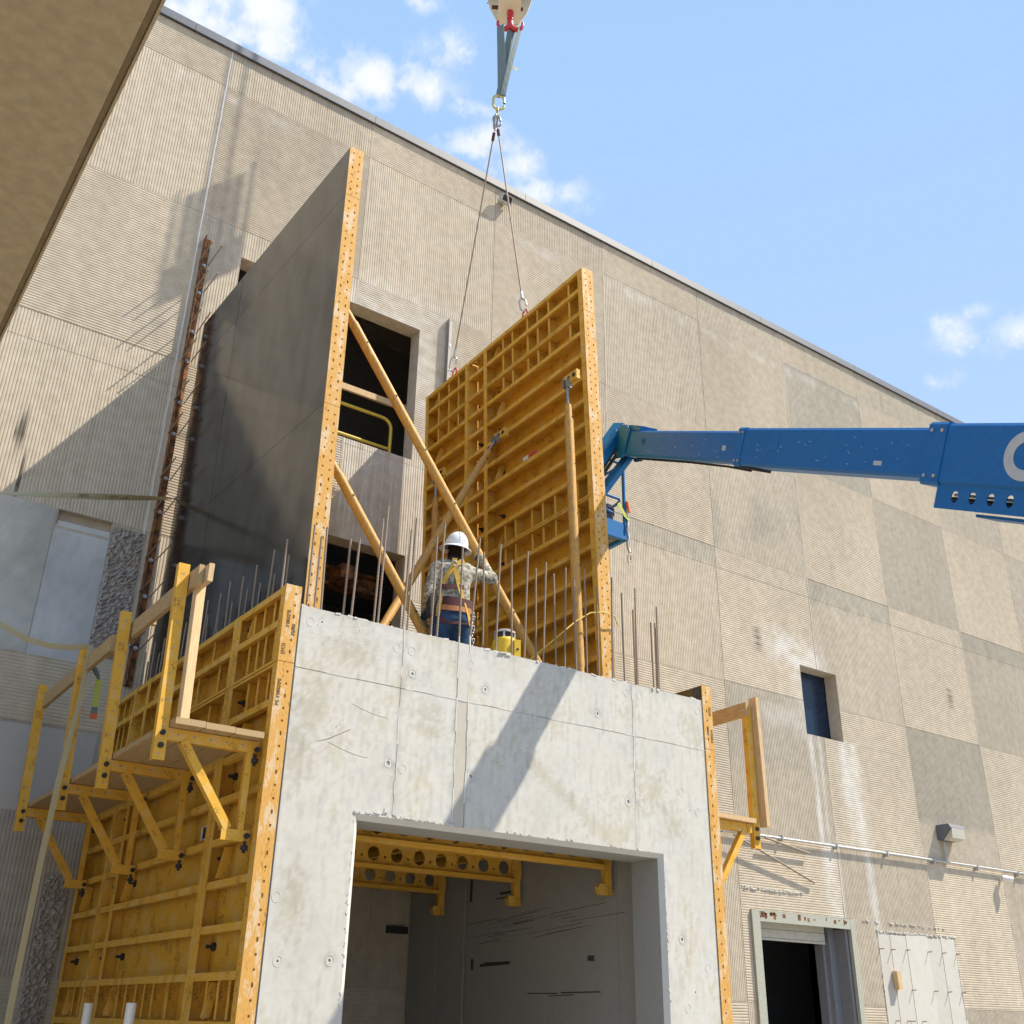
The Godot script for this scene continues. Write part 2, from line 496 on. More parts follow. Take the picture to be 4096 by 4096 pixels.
	M.jamb = mat(lin(0.22, 0.235, 0.27), 0.6, 0, soft, Vector3.ONE)
	M.scuff = mat(lin(0.07, 0.068, 0.065), 0.8, 0, soft, Vector3.ONE * 3)
	M.infill = mat(lin(0.66, 0.665, 0.665), 0.92, 0, conc_t, Vector3.ONE * 0.5, grit, 0.12, 0.35)
	M.plywood = mat(lin(0.36, 0.24, 0.11), 0.9, 0, wood_t, Vector3(5.0, 5.0, 0.5))

# ---------------------------------------------------------------- setting and warehouse
func build_setting() -> void:
	var g := MB.new()
	g.quad(Vector3(-200, 0, 200), Vector3(200, 0, 200), Vector3(200, 0, -200), Vector3(-200, 0, -200))
	var o := inst(self, "ground", g.mesh(), M.ground)
	o.set_meta("kind", "structure")

# openings through the wall: upper doorway, lower doorway, small opening behind the form, window, dock door, pocket over the infill
const HOLES := [Rect2(1.62, 9.03, 1.93, 2.29), Rect2(1.62, 4.2, 1.93, 3.31), Rect2(0.63, 10.0, 0.75, 1.31), Rect2(11.73, 6.30, 0.985, 1.245), Rect2(9.95, 1.0, 2.43, 2.31), Rect2(-0.98, 6.70, 0.61, 0.2)]
# places where the ribs are missing but the wall goes on
const BARE := [Rect2(-4.0, 5.17, 3.63, 1.73), Rect2(-0.37, 5.28, 0.38, 1.57), Rect2(-0.34, 0.0, 0.24, 2.97), Rect2(13.0, 0.0, 2.16, 3.165), Rect2(-1.6, 3.55, 1.5, 0.87)]

func wall_tint(x: float, y: float, k: int, row: int, horizontal: bool) -> Color:
	var c := Color(1, 1, 1)
	var grey := Color(0.84, 0.87, 0.89)
	y += 0.05 * nf.get_noise_2d(x * 1.1, 3.0)
	# panels cast in different batches: greyer bands with sharp edges
	if not horizontal:
		if row == 3 and y > 8.94 and k >= 3: c = grey
		if row == 4 and k == 6 and y > 5.11: c = grey * Color(0.93, 0.93, 0.93)
		if row == 4 and k == 4 and y > 5.6: c = Color(0.93, 0.95, 0.98)
		if row == 2 and k == 4: c = c.lerp(grey, smoothstep(-0.1, 0.35, nz.get_noise_2d(x * 2.0, y * 1.1)))
		if row == 1 and k == 5: c = grey
		if row == 2 and k == 6: c = Color(0.9, 0.91, 0.92)
	elif row == 1 and k == 0:
		c = Color(0.93, 0.92, 0.92)
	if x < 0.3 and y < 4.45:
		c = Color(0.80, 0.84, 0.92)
	var h := fposmod(sin(k * 12.9898 + row * 78.233) * 43758.5453, 1.0)
	var f := (0.99 if horizontal else 0.93) + 0.10 * h + 0.11 * nz.get_noise_2d(x * 1.1 + 40, y * 0.6) + 0.05 * nf.get_noise_2d(x * 2.2, y * 0.2)
	# thin streaks where water runs
	var st := nf.get_noise_2d(x * 3.1 + 7.0, y * 0.12)
	f -= 0.07 * smoothstep(0.22, 0.55, st)
	c = Color(c.r * f, c.g * f, c.b * f)
	# soot smears
	for s in [[-1.56, 7.72, 0.07, 0.24], [-1.46, 7.18, 0.035, 0.30], [10.71, 7.82, 0.05, 0.24], [16.35, 7.74, 0.06, 0.24], [16.4, 7.5, 0.03, 0.12], [0.62, 13.2, 0.14, 0.5]]:
		var d := Vector2((x - s[0]) / s[2], (y - s[1]) / s[3]).length()
		if d < 1.6:
			var e := smoothstep(1.3, 0.2, d + 0.7 * nf.get_noise_2d(x * 6, y * 2.5)) * (0.9 if s[2] < 0.1 else 0.12)
			c = c.lerp(Color(0.16, 0.16, 0.17), e)
	# white cutting slurry: a burst over the window's left corner, runs below the sill, a film round the cut doorway
	var w := 0.0
	var n1 := nf.get_noise_2d(x * 4.0, y * 0.25); var n2 := nf.get_noise_2d(x * 1.2, y * 1.2 + 9.0)
	if x > 10.6 and x < 12.6 and y > 7.0 and y < 8.2:
		w = maxf(w, smoothstep(0.5, 0.0, absf(y - 7.75 + (x - 11.6) * 0.12)) * smoothstep(10.6, 11.3, x) * smoothstep(12.6, 12.2, x) * (0.75 + n2))
	if x > 11.2 and x < 11.75 and y > 6.2 and y < 7.6:
		w = maxf(w, smoothstep(11.2, 11.75, x) * 0.5 * (0.7 + n2))
	if x > 10.4 and x < 11.8 and y > 6.15 and y < 6.75:
		w = maxf(w, smoothstep(0.28, 0.0, absf(y - 6.52)) * smoothstep(10.4, 11.0, x) * 0.45)
	if x > 11.65 and x < 13.3 and y < 6.32:
		var run := 0.0
		run = maxf(run, smoothstep(0.09, 0.02, absf(x - 11.83 - 0.02 * sin(y * 1.7))) * 1.0)
		run = maxf(run, smoothstep(0.06, 0.01, absf(x - 12.04 - 0.015 * sin(y * 2.3))) * 0.7)
		run = maxf(run, smoothstep(0.05, 0.01, absf(x - 12.30 + (6.3 - y) * 0.03)) * 0.6)
		run = maxf(run, smoothstep(0.30, 0.02, absf(x - 12.72)) * smoothstep(3.9, 5.6, y) * 0.9)
		run = maxf(run, smoothstep(0.16, 0.02, absf(x - 12.98 - (6.3 - y) * 0.015)) * 0.75)
		w = maxf(w, run * clampf(0.95 + n1 * 1.1, 0.0, 1.0) * smoothstep(2.2, 3.8, y))
		w = maxf(w, smoothstep(6.32, 6.05, y) * 0.0)
	if y > 13.75 and y < 14.25: w = maxf(w, smoothstep(0.14, 0.0, absf(y - 14.02 + 0.08 * n2)) * clampf(nf.get_noise_2d(x * 0.5, 20.0) * 2.0 + 0.25, 0.0, 1.0) * 0.45)
	if x > 2.3 and x < 4.6 and y > 4.2 and y < 12.1:
		w = maxf(w, smoothstep(0.95, 0.1, maxf(maxf(1.62 - x, x - 3.6), maxf(9.0 - y, y - 11.3))) * clampf(0.55 + n2 * 0.9, 0.0, 1.0) * 0.7)
		if y < 9.1 and x < 4.3: w = maxf(w, clampf(0.5 + n1 * 1.2, 0.0, 1.0) * 0.65)
	c = Color(c.r * 0.675, c.g * 0.597, c.b * 0.485)
	return c.lerp(Color(0.93, 0.92, 0.90), clampf(w, 0, 1) * 0.85)

func rib_skin(mb: MB, r: Rect2, k: int, row: int, horizontal: bool) -> void:
	var pitch := 0.0381; var ht := 0.0050
	var prof := [[0.0, 0.0], [0.28, 0.0], [0.42, ht], [0.88, ht], [1.0, 0.0]]
	var p0 := r.position.y if horizontal else r.position.x
	var p1 := r.end.y if horizontal else r.end.x
	var s0 := r.position.x if horizontal else r.position.y
	var s1 := r.end.x if horizontal else r.end.y
	var ns := maxi(1, int(ceil((s1 - s0) / 0.16)))
	var i0 := int(floor(p0 / pitch)); var i1 := int(ceil(p1 / pitch))
	for i in range(i0, i1):
		var cols := []
		for j in ns + 1:
			var s := lerpf(s0, s1, float(j) / ns)
			var pc := clampf((i + 0.6) * pitch, p0, p1)
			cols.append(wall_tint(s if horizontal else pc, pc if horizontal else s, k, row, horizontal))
		var hh := ht
		for q in 4:
			var a: float = (i + prof[q][0]) * pitch; var b: float = (i + prof[q + 1][0]) * pitch
			var za: float = prof[q][1] / ht * hh; var zb: float = prof[q + 1][1] / ht * hh
			if b <= p0 or a >= p1: continue
			a = maxf(a, p0); b = minf(b, p1)
			var nn := Vector3(0, -(zb - za), b - a).normalized() if horizontal else Vector3(-(zb - za), 0, b - a).normalized()
			for j in ns:
				var sa := lerpf(s0, s1, float(j) / ns); var sb := lerpf(s0, s1, float(j + 1) / ns)
				var P: Vector3; var Q: Vector3; var R: Vector3; var S: Vector3
				if horizontal:
					P = Vector3(sa, a, za); Q = Vector3(sb, a, za); R = Vector3(sb, b, zb); S = Vector3(sa, b, zb)
					mb.v.append_array([P, R, Q, P, S, R])
					mb.c.append_array([cols[j], cols[j + 1], cols[j + 1], cols[j], cols[j], cols[j + 1]])
				else:
					P = Vector3(a, sa, za); Q = Vector3(b, sa, zb); R = Vector3(b, sb, zb); S = Vector3(a, sb, za)
					mb.v.append_array([P, R, Q, P, S, R])
					mb.c.append_array([cols[j], cols[j + 1], cols[j], cols[j], cols[j + 1], cols[j + 1]])
				mb.n.append_array([nn, nn, nn, nn, nn, nn])

func build_warehouse() -> void:
	var b := thing("warehouse_building", "large beige warehouse of ribbed concrete panels behind the tower", "building")
	var x0 := -9.76; var x1 := 39.04
	# wall behind the ribs
	var core := MB.new()
	var rects := [Rect2(x0, 0, x1 - x0, 14.94)]
	for h in HOLES: rects = MB.cut(rects, h)
	for r in rects:
		core.ext(Vector3(r.position.x, r.position.y, -0.26), Vector3(r.end.x, r.end.y, -0.004))
	core.ext(Vector3(-1.0, 6.66, -0.259), Vector3(-0.35, 6.94, -0.10))
	part(b, "wall_core", core, M.core)
	# ribbed panels, one piece per cast field
	var joints := [0.0, 2.44, 7.32, 12.2, 17.08, 21.96, 26.84]
	for k in range(-4, 16):
		for row in 7:
			var y1: float = ROWS[row]; var y0: float = ROWS[row + 1]
			var xa := k * CELL; var xb := xa + CELL
			if xa > 26: continue
			var horizontal := posmod(k + row, 2) == 1
			if row == 4 and k <= -1: horizontal = true
			var la := 0.004; var lb := 0.004
			for j in joints:
				if absf(j - xa) < 0.01: la = 0.009
				if absf(j - xb) < 0.01: lb = 0.009
			var cells := [Rect2(xa + la, y0 + 0.003, CELL - la - lb, y1 - y0 - 0.006)]
			if row == 3:                                         # cold joint between two lifts of concrete
				cells = [Rect2(xa + la, y0 + 0.003, CELL - la - lb, 8.937 - y0 - 0.003), Rect2(xa + la, 8.943, CELL - la - lb, y1 - 8.946)]
			if row == 0:
				cells = [Rect2(xa + la, y0 + 0.003, CELL - la - lb, y1 - y0 - 0.01)]
			for h in HOLES + BARE: cells = MB.cut(cells, h)
			if cells.is_empty(): continue
			var mb := MB.new()
			for r in cells: rib_skin(mb, r, k, row, horizontal)
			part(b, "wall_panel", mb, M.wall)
	# sealant in the panel joints
	for j in joints:
		var mb := MB.new()
		var segs := [[0.0, 14.94]]
		if j == 0.0: segs = [[6.85, 14.94], [0.0, 4.5]]
		if j == 2.44: segs = [[0.0, 4.2], [7.51, 9.03], [11.32, 14.94]]
		if j == 12.2: segs = [[0.0, 1.0], [3.31, 6.3], [7.55, 14.94]]
		for s in segs:
			mb = MB.new()
			var y: float = s[0]
			while y < s[1]:
				var e := minf(y + 0.22, s[1])
				var o := 0.004 * nf.get_noise_1d(y * 3.0 + j)
				mb.ext(Vector3(j - 0.009 + o, y, -0.003), Vector3(j + 0.009 + o, e, 0.008 + 0.004 * nf.get_noise_1d(y * 5.0)))
				y = e
			part(b, "joint_sealant", mb, M.white if j == 0.0 else M.core)
	# parapet coping
	var seg := x0
	while seg < x1:
		var e := minf(seg + 3.05, x1)
		var cp := MB.new()
		cp.ext(Vector3(seg, 14.945, -0.36), Vector3(e - 0.006, 15.075, 0.06))
		cp.ext(Vector3(seg, 14.925, 0.050), Vector3(e - 0.006, 14.944, 0.06))
		part(b, "coping", cp, M.coping)
		seg = e
	# the rest of the shell: roof, back, ends, floors, so that the openings look into a dark building
	var sh := MB.new()
	sh.ext(Vector3(x0, 14.6, -30), Vector3(x1, 14.9, -0.262))
	sh.ext(Vector3(x0, 0, -30.3), Vector3(x1, 14.9, -30.01))
	sh.ext(Vector3(x0 - 0.3, 0, -30.3), Vector3(x0 - 0.002, 14.9, -0.01))
	sh.ext(Vector3(x1 + 0.002, 0, -30.3), Vector3(x1 + 0.3, 14.9, -0.01))
	sh.ext(Vector3(x0, 0.7, -29.9), Vector3(x1, 1.0, -0.262))
	part(b, "shell", sh, M.core)
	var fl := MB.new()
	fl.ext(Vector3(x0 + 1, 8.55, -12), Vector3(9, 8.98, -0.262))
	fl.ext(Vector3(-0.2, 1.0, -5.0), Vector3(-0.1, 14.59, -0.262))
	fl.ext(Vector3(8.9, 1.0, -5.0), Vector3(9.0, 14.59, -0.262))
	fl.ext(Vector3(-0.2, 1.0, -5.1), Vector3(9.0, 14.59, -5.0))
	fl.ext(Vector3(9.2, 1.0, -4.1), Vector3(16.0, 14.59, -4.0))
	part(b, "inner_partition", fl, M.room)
	# steel beam seen over the lower doorway
	var sb := MB.new()
	sb.ext(Vector3(1.5, 7.12, -0.9), Vector3(3.6, 7.16, -0.7)); sb.ext(Vector3(1.5, 7.16, -0.81), Vector3(3.6, 7.36, -0.79)); sb.ext(Vector3(1.5, 7.36, -0.9), Vector3(3.6, 7.40, -0.7))
	sb.ext(Vector3(2.75, 7.1, -0.66), Vector3(3.0, 7.3, -0.3))
	part(b, "steel_beam", sb, M.rust)
	# smooth infill on the left, cast against boards
	var iw := [[-4.0, -2.0, 0.012, Color(0.86, 0.85, 0.80)], [-2.0, -1.0, 0.010, Color(0.90, 0.89, 0.85)], [-0.996, -0.37, 0.006, Color(0.98, 1.0, 1.04)]]
	for w in iw:
		var mb := MB.new()
		var tc: Color = w[3]
		var yt := 6.90 if w[1] < -0.5 else 6.66
		mb.col = tc
		mb.ext(Vector3(w[0], 5.17, -0.003), Vector3(w[1] - 0.004, yt, w[2] - 0.002))
		mb.plate(Vector3(w[0], 5.17, w[2]), Vector3(w[1] - 0.004 - w[0], 0, 0), Vector3(0, yt - 5.17, 0), [], 0.0, 0.05, func(p: Vector3) -> Color:
			var k := 0.86 + 0.22 * nz.get_noise_2d(p.x * 4.0, p.y * 3.0) + 0.10 * nf.get_noise_2d(p.x * 3.0, p.y * 1.5)
			return Color(tc.r * k, tc.g * k * 1.005, tc.b * k).clamp())
		part(b, "infill_panel", mb, M.infill)
	var lg := MB.new()
	lg.col = Color(0.95, 0.97, 1.0)
	lg.ext(Vector3(-0.98, 6.66, -0.1), Vector3(-0.37, 6.715, -0.015)); lg.ext(Vector3(-0.97, 6.72, -0.1), Vector3(-0.375, 6.775, -0.03))
	part(b, "infill_ledge", lg, M.infill)
	var low := MB.new()
	low.col = Color(0.74, 0.73, 0.72)
	low.ext(Vector3(-4.9, 3.55, -0.003), Vector3(-0.1, 4.42, 0.004))
	part(b, "infill_panel", low, M.infill)
	# hammered, broken concrete beside the infill and by the foot of the form
	for q in [[-0.37, 0.01, 5.28, 6.85, 0.045], [-0.34, -0.10, 0.4, 2.97, 0.05]]:
		var mb := MB.new()
		var nx := 16; var ny := int((q[3] - q[2]) / 0.022)
		var f := func(i: int, j: int) -> Vector3:
			var x: float = lerpf(q[0], q[1], float(i) / nx); var y: float = lerpf(q[2], q[3], float(j) / ny)
			var edge := 0.0 if i == 0 or i == nx or j == 0 or j == ny else 1.0
			var d: float = nf.get_noise_2d(x * 4.0, y * 11.0) + 0.7 * nf.get_noise_2d(x * 11.0 + 5.0, y * 26.0) + 0.35 * floorf(4.0 * fposmod(y * 3.3 + 0.2 * nf.get_noise_2d(x * 3, y * 2), 1.0)) * 0.3
			return Vector3(x, y, 0.016 + edge * q[4] * d * 0.85)
		for i in nx:
			for j in ny:
				mb.col = Color(1, 0.98, 0.96) * (0.9 + 0.25 * nf.get_noise_2d(i * 0.4 + 3.0, j * 0.5))
				mb.quad(f.call(i, j), f.call(i + 1, j), f.call(i + 1, j + 1), f.call(i, j + 1))
		part(b, "broken_concrete", mb, M.chipped)
	# grey patch wall on the right, in five board widths
	var xs := [13.0, 13.32, 13.75, 14.36, 14.74, 15.15]
	for i in 5:
		var mb := MB.new()
		var g := 0.86 + 0.12 * fposmod(i * 0.37, 1.0)
		mb.col = Color(g, g * 0.985, g * 0.955)
		mb.ext(Vector3(xs[i] + 0.004, 0.0, -0.003), Vector3(xs[i + 1] - 0.004, 3.15 - 0.03 * (i % 2), 0.006 + 0.004 * (i % 3)))
		part(b, "patch_panel", mb, M.concrete)
	var pins := [[13.01, 2.88], [13.31, 2.88], [13.71, 2.89], [14.32, 2.89], [14.74, 2.89], [15.15, 2.89], [13.73, 2.27], [14.34, 2.27], [14.74, 2.27], [15.14, 2.27], [13.2, 1.8], [13.5, 1.8], [13.6, 1.8], [13.9, 1.8]]
	for p in pins:
		var mb := MB.new()
		mb.tube([Vector3(p[0], p[1], -0.01), Vector3(p[0], p[1] + 0.004, 0.095)], 0.009, 6)
		part(b, "tie_pin", mb, M.rebar)
	var wp := MB.new(); wp.ext(Vector3(11.6, 6.1, -0.30), Vector3(12.9, 7.7, -0.27)); part(b, "dark_window_sheet", wp, M.navy_sheet)  # flat navy sheet added behind the opening, painting the dark inside
	var rag := MB.new()
	for q in [[9.75, 11.2, 3.62, 0.016, 60], [13.0, 15.2, 3.165, 0.014, 90], [12.6, 14.9, 3.30, 0.006, 24]]:
		for i in q[4]:
			rag.col = Color(1, 0.98, 0.94) * rng.randf_range(0.75, 1.0)
			rag.box(Vector3(rng.randf_range(q[0], q[1]), q[2] + rng.randf_range(-q[3], q[3]), 0.012), Vector3(rng.randf_range(0.015, 0.09), rng.randf_range(0.006, 0.02), rng.randf_range(0.006, 0.022)), Basis(Vector3.BACK, rng.randf_range(-0.3, 0.3)))
	for i in 40:
		rag.col = Color(1, 0.98, 0.94) * rng.randf_range(0.75, 1.0)
		rag.box(Vector3(13.0 if i % 2 else 15.16, rng.randf_range(1.7, 3.16), 0.01), Vector3(rng.randf_range(0.008, 0.025), rng.randf_range(0.02, 0.08), rng.randf_range(0.006, 0.018)), Basis(Vector3.BACK, rng.randf_range(-0.2, 0.2)))
	stuff(b, "broken_edge", rag, M.infill)
	# door frame and shutter of the dock
	var df := part(b, "door_frame", MB.new(), M.frame_green)
	var fm := MB.new()
	fm.ext(Vector3(9.952, 1.0, -0.02), Vector3(10.12, 3.30, 0.045)); fm.ext(Vector3(12.27, 1.0, -0.02), Vector3(12.378, 3.30, 0.045)); fm.ext(Vector3(10.121, 3.14, -0.02), Vector3(12.269, 3.30, 0.043))
	df.mesh = fm.mesh()
	var rm := MB.new()
	for i in 26:
		var x := rng.randf_range(10.0, 12.3)
		if i < 13: x = rng.randf_range(10.0, 10.5)
		rm.col = Color(1, 1, 1) * rng.randf_range(0.5, 1.2)
		rm.ext(Vector3(x, rng.randf_range(3.18, 3.25), 0.043), Vector3(x + rng.randf_range(0.02, 0.07), rng.randf_range(3.245, 3.29), 0.0445))
	tag(part(df, "rust_patch", rm, M.rust), "", "", "", "stuff")
	var jm := MB.new()
	jm.ext(Vector3(12.2, 1.0, -0.26), Vector3(12.268, 3.139, -0.03)); jm.ext(Vector3(12.05, 1.0, -0.34), Vector3(12.20, 3.3, -0.258)); jm.ext(Vector3(11.98, 1.0, -0.5), Vector3(12.06, 3.3, -0.338))
	part(df, "jamb", jm, M.jamb)
	var jn := MB.new(); jn.ext(Vector3(10.122, 1.0, -0.26), Vector3(10.16, 3.139, -0.03)); part(df, "jamb", jn, M.jamb)
	var dr := part(b, "shutter", MB.new(), M.door)
	for i in 4:
		var s := MB.new()
		s.ext(Vector3(10.0, 2.95 + i * 0.13, -0.33), Vector3(12.0, 3.074 + i * 0.13, -0.29))
		part(dr, "slat", s, M.door)
	var ds := MB.new(); ds.ext(Vector3(10.0, 2.91, -0.335), Vector3(12.0, 2.944, -0.285))
	dr.mesh = ds.mesh()

func build_wall_fittings() -> void:
	# conduit with clips
	var c := thing("conduit", "long thin grey conduit running level across the warehouse wall", "conduit", at(9.0, 4.44, 0.0))
	var mb := MB.new()
	mb.tube([Vector3(-0.2, -0.03, 0.06), Vector3(5.0, 0.01, 0.06), Vector3(12.0, 0.03, 0.06), Vector3(18.0, 0.03, 0.06)], 0.022, 8)
	part(c, "pipe", mb, M.galv)
	for i in 12:
		var k := MB.new()
		k.ext(Vector3(0.4 + i * 1.35, -0.05, 0.012), Vector3(0.43 + i * 1.35, 0.04, 0.09))
		part(c, "clip", k, M.galv)
	# two loose bars resting on the wall
	for q in [[Vector3(9.6, 4.36, 0.12), Vector3(11.46, 3.80, 0.06), "rusty bar slanting steeply down across the ribs under the conduit"], [Vector3(10.3, 4.39, 0.12), Vector3(11.40, 4.25, 0.07), "short dark bar hanging just under the long grey conduit"]]:
		var t := MB.new()
		t.tube([q[0], q[1]], 0.017, 7)
		solo("steel_bar", t, M.rebar, q[2], "bar", "loose bars under the conduit")
	# wall pack lamp with a stub of conduit
	var l := thing("wall_lamp", "boxy dark wall lamp with cream lens above the conduit", "lamp", at(15.35, 4.98, 0.0))
	var h := MB.new()
	h.prism([Vector2(0, 0.13), Vector2(0.26, 0.13), Vector2(0.30, 0.06), Vector2(0.10, -0.14), Vector2(0, -0.14)], Transform3D(Basis(Vector3(0, 0, 1), Vector3(0, 1, 0), Vector3(-1, 0, 0)), Vector3(0.23, 0, 0.012)), 0.46)
	part(l, "housing", h, M.coping)
	var g := MB.new()
	g.prism([Vector2(0.302, 0.055), Vector2(0.29, -0.12), Vector2(0.12, -0.15), Vector2(0.105, -0.135)], Transform3D(Basis(Vector3(0, 0, 1), Vector3(0, 1, 0), Vector3(-1, 0, 0)), Vector3(0.20, 0, 0.012)), 0.40)
	part(l, "lens", g, M.lens)
	var st := MB.new()
	st.tube([Vector3(-0.12, -0.12, 0.06), Vector3(-0.14, -0.3, 0.06), Vector3(-0.14, -0.52, 0.06)], 0.014, 7)
	part(l, "conduit_stub", st, M.galv)
	# camera
	var cm := thing("security_camera", "small white security camera on the ribs below the conduit", "camera", at(16.95, 4.28, 0.0))
	var cb := MB.new(); cb.tube([Vector3(0, 0, 0.01), Vector3(0, 0.0, 0.10)], 0.03, 10); part(cm, "mount", cb, M.white)
	var cc := MB.new(); cc.tube([Vector3(-0.08, 0.03, 0.10), Vector3(0.10, 0.0, 0.20)], [0.055, 0.06], 14); part(cm, "body", cc, M.white)
	var cl := MB.new(); cl.tube([Vector3(0.10, 0.0, 0.20), Vector3(0.115, -0.003, 0.208)], 0.042, 14); part(cm, "lens", cl, M.dark)
	# flood lamp under the coping
	var fl := thing("flood_lamp", "small grey flood lamp high on the wall under the roof edge", "lamp", at(4.92, 14.6, 0.0))
	var fb := MB.new(); fb.box(Vector3(0.09, 0.04, 0.13), Vector3(0.22, 0.14, 0.12), Basis(Vector3.RIGHT, 0.5)); part(fl, "housing", fb, M.grey_paint)
	var ff := MB.new(); ff.box(Vector3(0.09, 0.012, 0.187), Vector3(0.18, 0.10, 0.008), Basis(Vector3.RIGHT, 0.5)); part(fl, "lens", ff, M.dark)
	var fk := MB.new(); fk.ext(Vector3(0.04, 0.02, 0.012), Vector3(0.14, 0.08, 0.09)); part(fl, "bracket", fk, M.grey_paint)
	# wooden block held on the patch wall
	var wb := MB.new(); wb.box(Vector3(13.31, 2.41, 0.06), Vector3(0.10, 0.28, 0.09), Basis(Vector3.BACK, 0.05))
	solo("wood_block", wb, M.wood_y, "short upright wooden block fixed to the grey patch wall", "wood block")
	# board and yellow guard rail in the upper doorway
	var bd := MB.new(); bd.ext(Vector3(1.55, 10.02, -0.35), Vector3(3.62, 10.12, -0.31))
	solo("barrier_board", bd, M.wood_y, "reddish wooden board across the upper doorway above the yellow rail", "board")
	var gr := thing("guard_rail", "bright yellow tube guard rail standing inside the upper doorway", "guard rail", at(0, 8.98, -0.42))
	var gm := MB.new()
	var pts := [Vector3(1.5, 0.86, 0), Vector3(3.22, 0.86, 0)]
	for i in 7:
		var a := PI / 2 * i / 6
		pts.append(Vector3(3.24 + 0.16 * sin(a), 0.70 + 0.16 * cos(a), 0))
	pts.append(Vector3(3.40, 0.0, 0))
	gm.tube(pts, 0.026, 10)
	part(gr, "top_rail", gm, M.yellow_rail)
	var g2 := MB.new(); g2.tube([Vector3(1.5, 0.36, 0), Vector3(3.39, 0.36, 0)], 0.024, 10); part(gr, "mid_rail", g2, M.yellow_rail)
	var g3 := MB.new(); g3.tube([Vector3(1.6, 0.0, 0), Vector3(1.6, 0.85, 0)], 0.024, 10); part(gr, "post", g3, M.yellow_rail)
	# steel angles bolted to the wall where the tower's side walls will meet it
	for s in [[0.075, 5.0, 11.36, "tall rusty steel angle with dowels bolted to wall left of the grey form", M.rust, 0], [4.02, 5.0, 11.70, "plain grey steel angle bolted to the wall above the hanging yellow form", M.angle, 1]]:
		var a := thing("wall_angle", s[3], "steel angle", at(s[0], 0, 0), "steel angles on the warehouse wall")
		var m1 := MB.new(); m1.ext(Vector3(0, s[1], 0.013), Vector3(0.012, s[2], 0.10)); part(a, "outer_leg", m1, s[4])
		var m2 := MB.new(); m2.ext(Vector3(0.012, s[1], 0.013), Vector3(0.095, s[2], 0.024)); part(a, "wall_leg", m2, s[4])
		var y: float = s[2] - 0.46
		var i := 0
		while y > s[1]:
			var bm := MB.new()
			bm.tube([Vector3(0.055, y, 0.024), Vector3(0.055, y, 0.036)], 0.026, 12); bm.tube([Vector3(0.055, y, 0.036), Vector3(0.055, y, 0.056)], 0.017, 6)
			part(a, "bolt", bm, M.steel_bright)
			if s[5] == 0:
				for dx in [-0.01, 0.115]:
					var dm := MB.new()
					dm.tube([Vector3(dx, y + 0.03 + rng.randf_range(-0.03, 0.03), 0.02), Vector3(dx + rng.randf_range(-0.01, 0.01), y + 0.06, 0.52)], 0.0085, 6)
					part(a, "dowel", dm, M.rebar)
			y -= 0.46 if i % 2 == 0 else 0.63
			i += 1

func build_canopy() -> void:
	# underside of the concrete slab overhead on the left, with a drip groove along its edge
	var c := thing("concrete_canopy", "brown concrete canopy slab overhead in the top left corner", "canopy")
	var mb := MB.new()
	mb.ext(Vector3(-9.0, 5.0, 0.02), Vector3(-2.585, 5.35, 14.0))
	part(c, "soffit", mb, M.canopy)
	var g := MB.new(); g.ext(Vector3(-2.584, 5.04, 0.02), Vector3(-2.557, 5.349, 14.0)); part(c, "drip_groove", g, M.canopy)
	var e := MB.new(); e.ext(Vector3(-2.556, 5.0, 0.02), Vector3(-2.545, 5.351, 14.0)); part(c, "edge", e, M.canopy)
	for z in [1.0, 7.0, 13.2]:
		var p := MB.new(); p.ext(Vector3(-8.9, 0, z - 0.2), Vector3(-8.5, 4.999, z + 0.2)); part(c, "column", p, M.canopy)

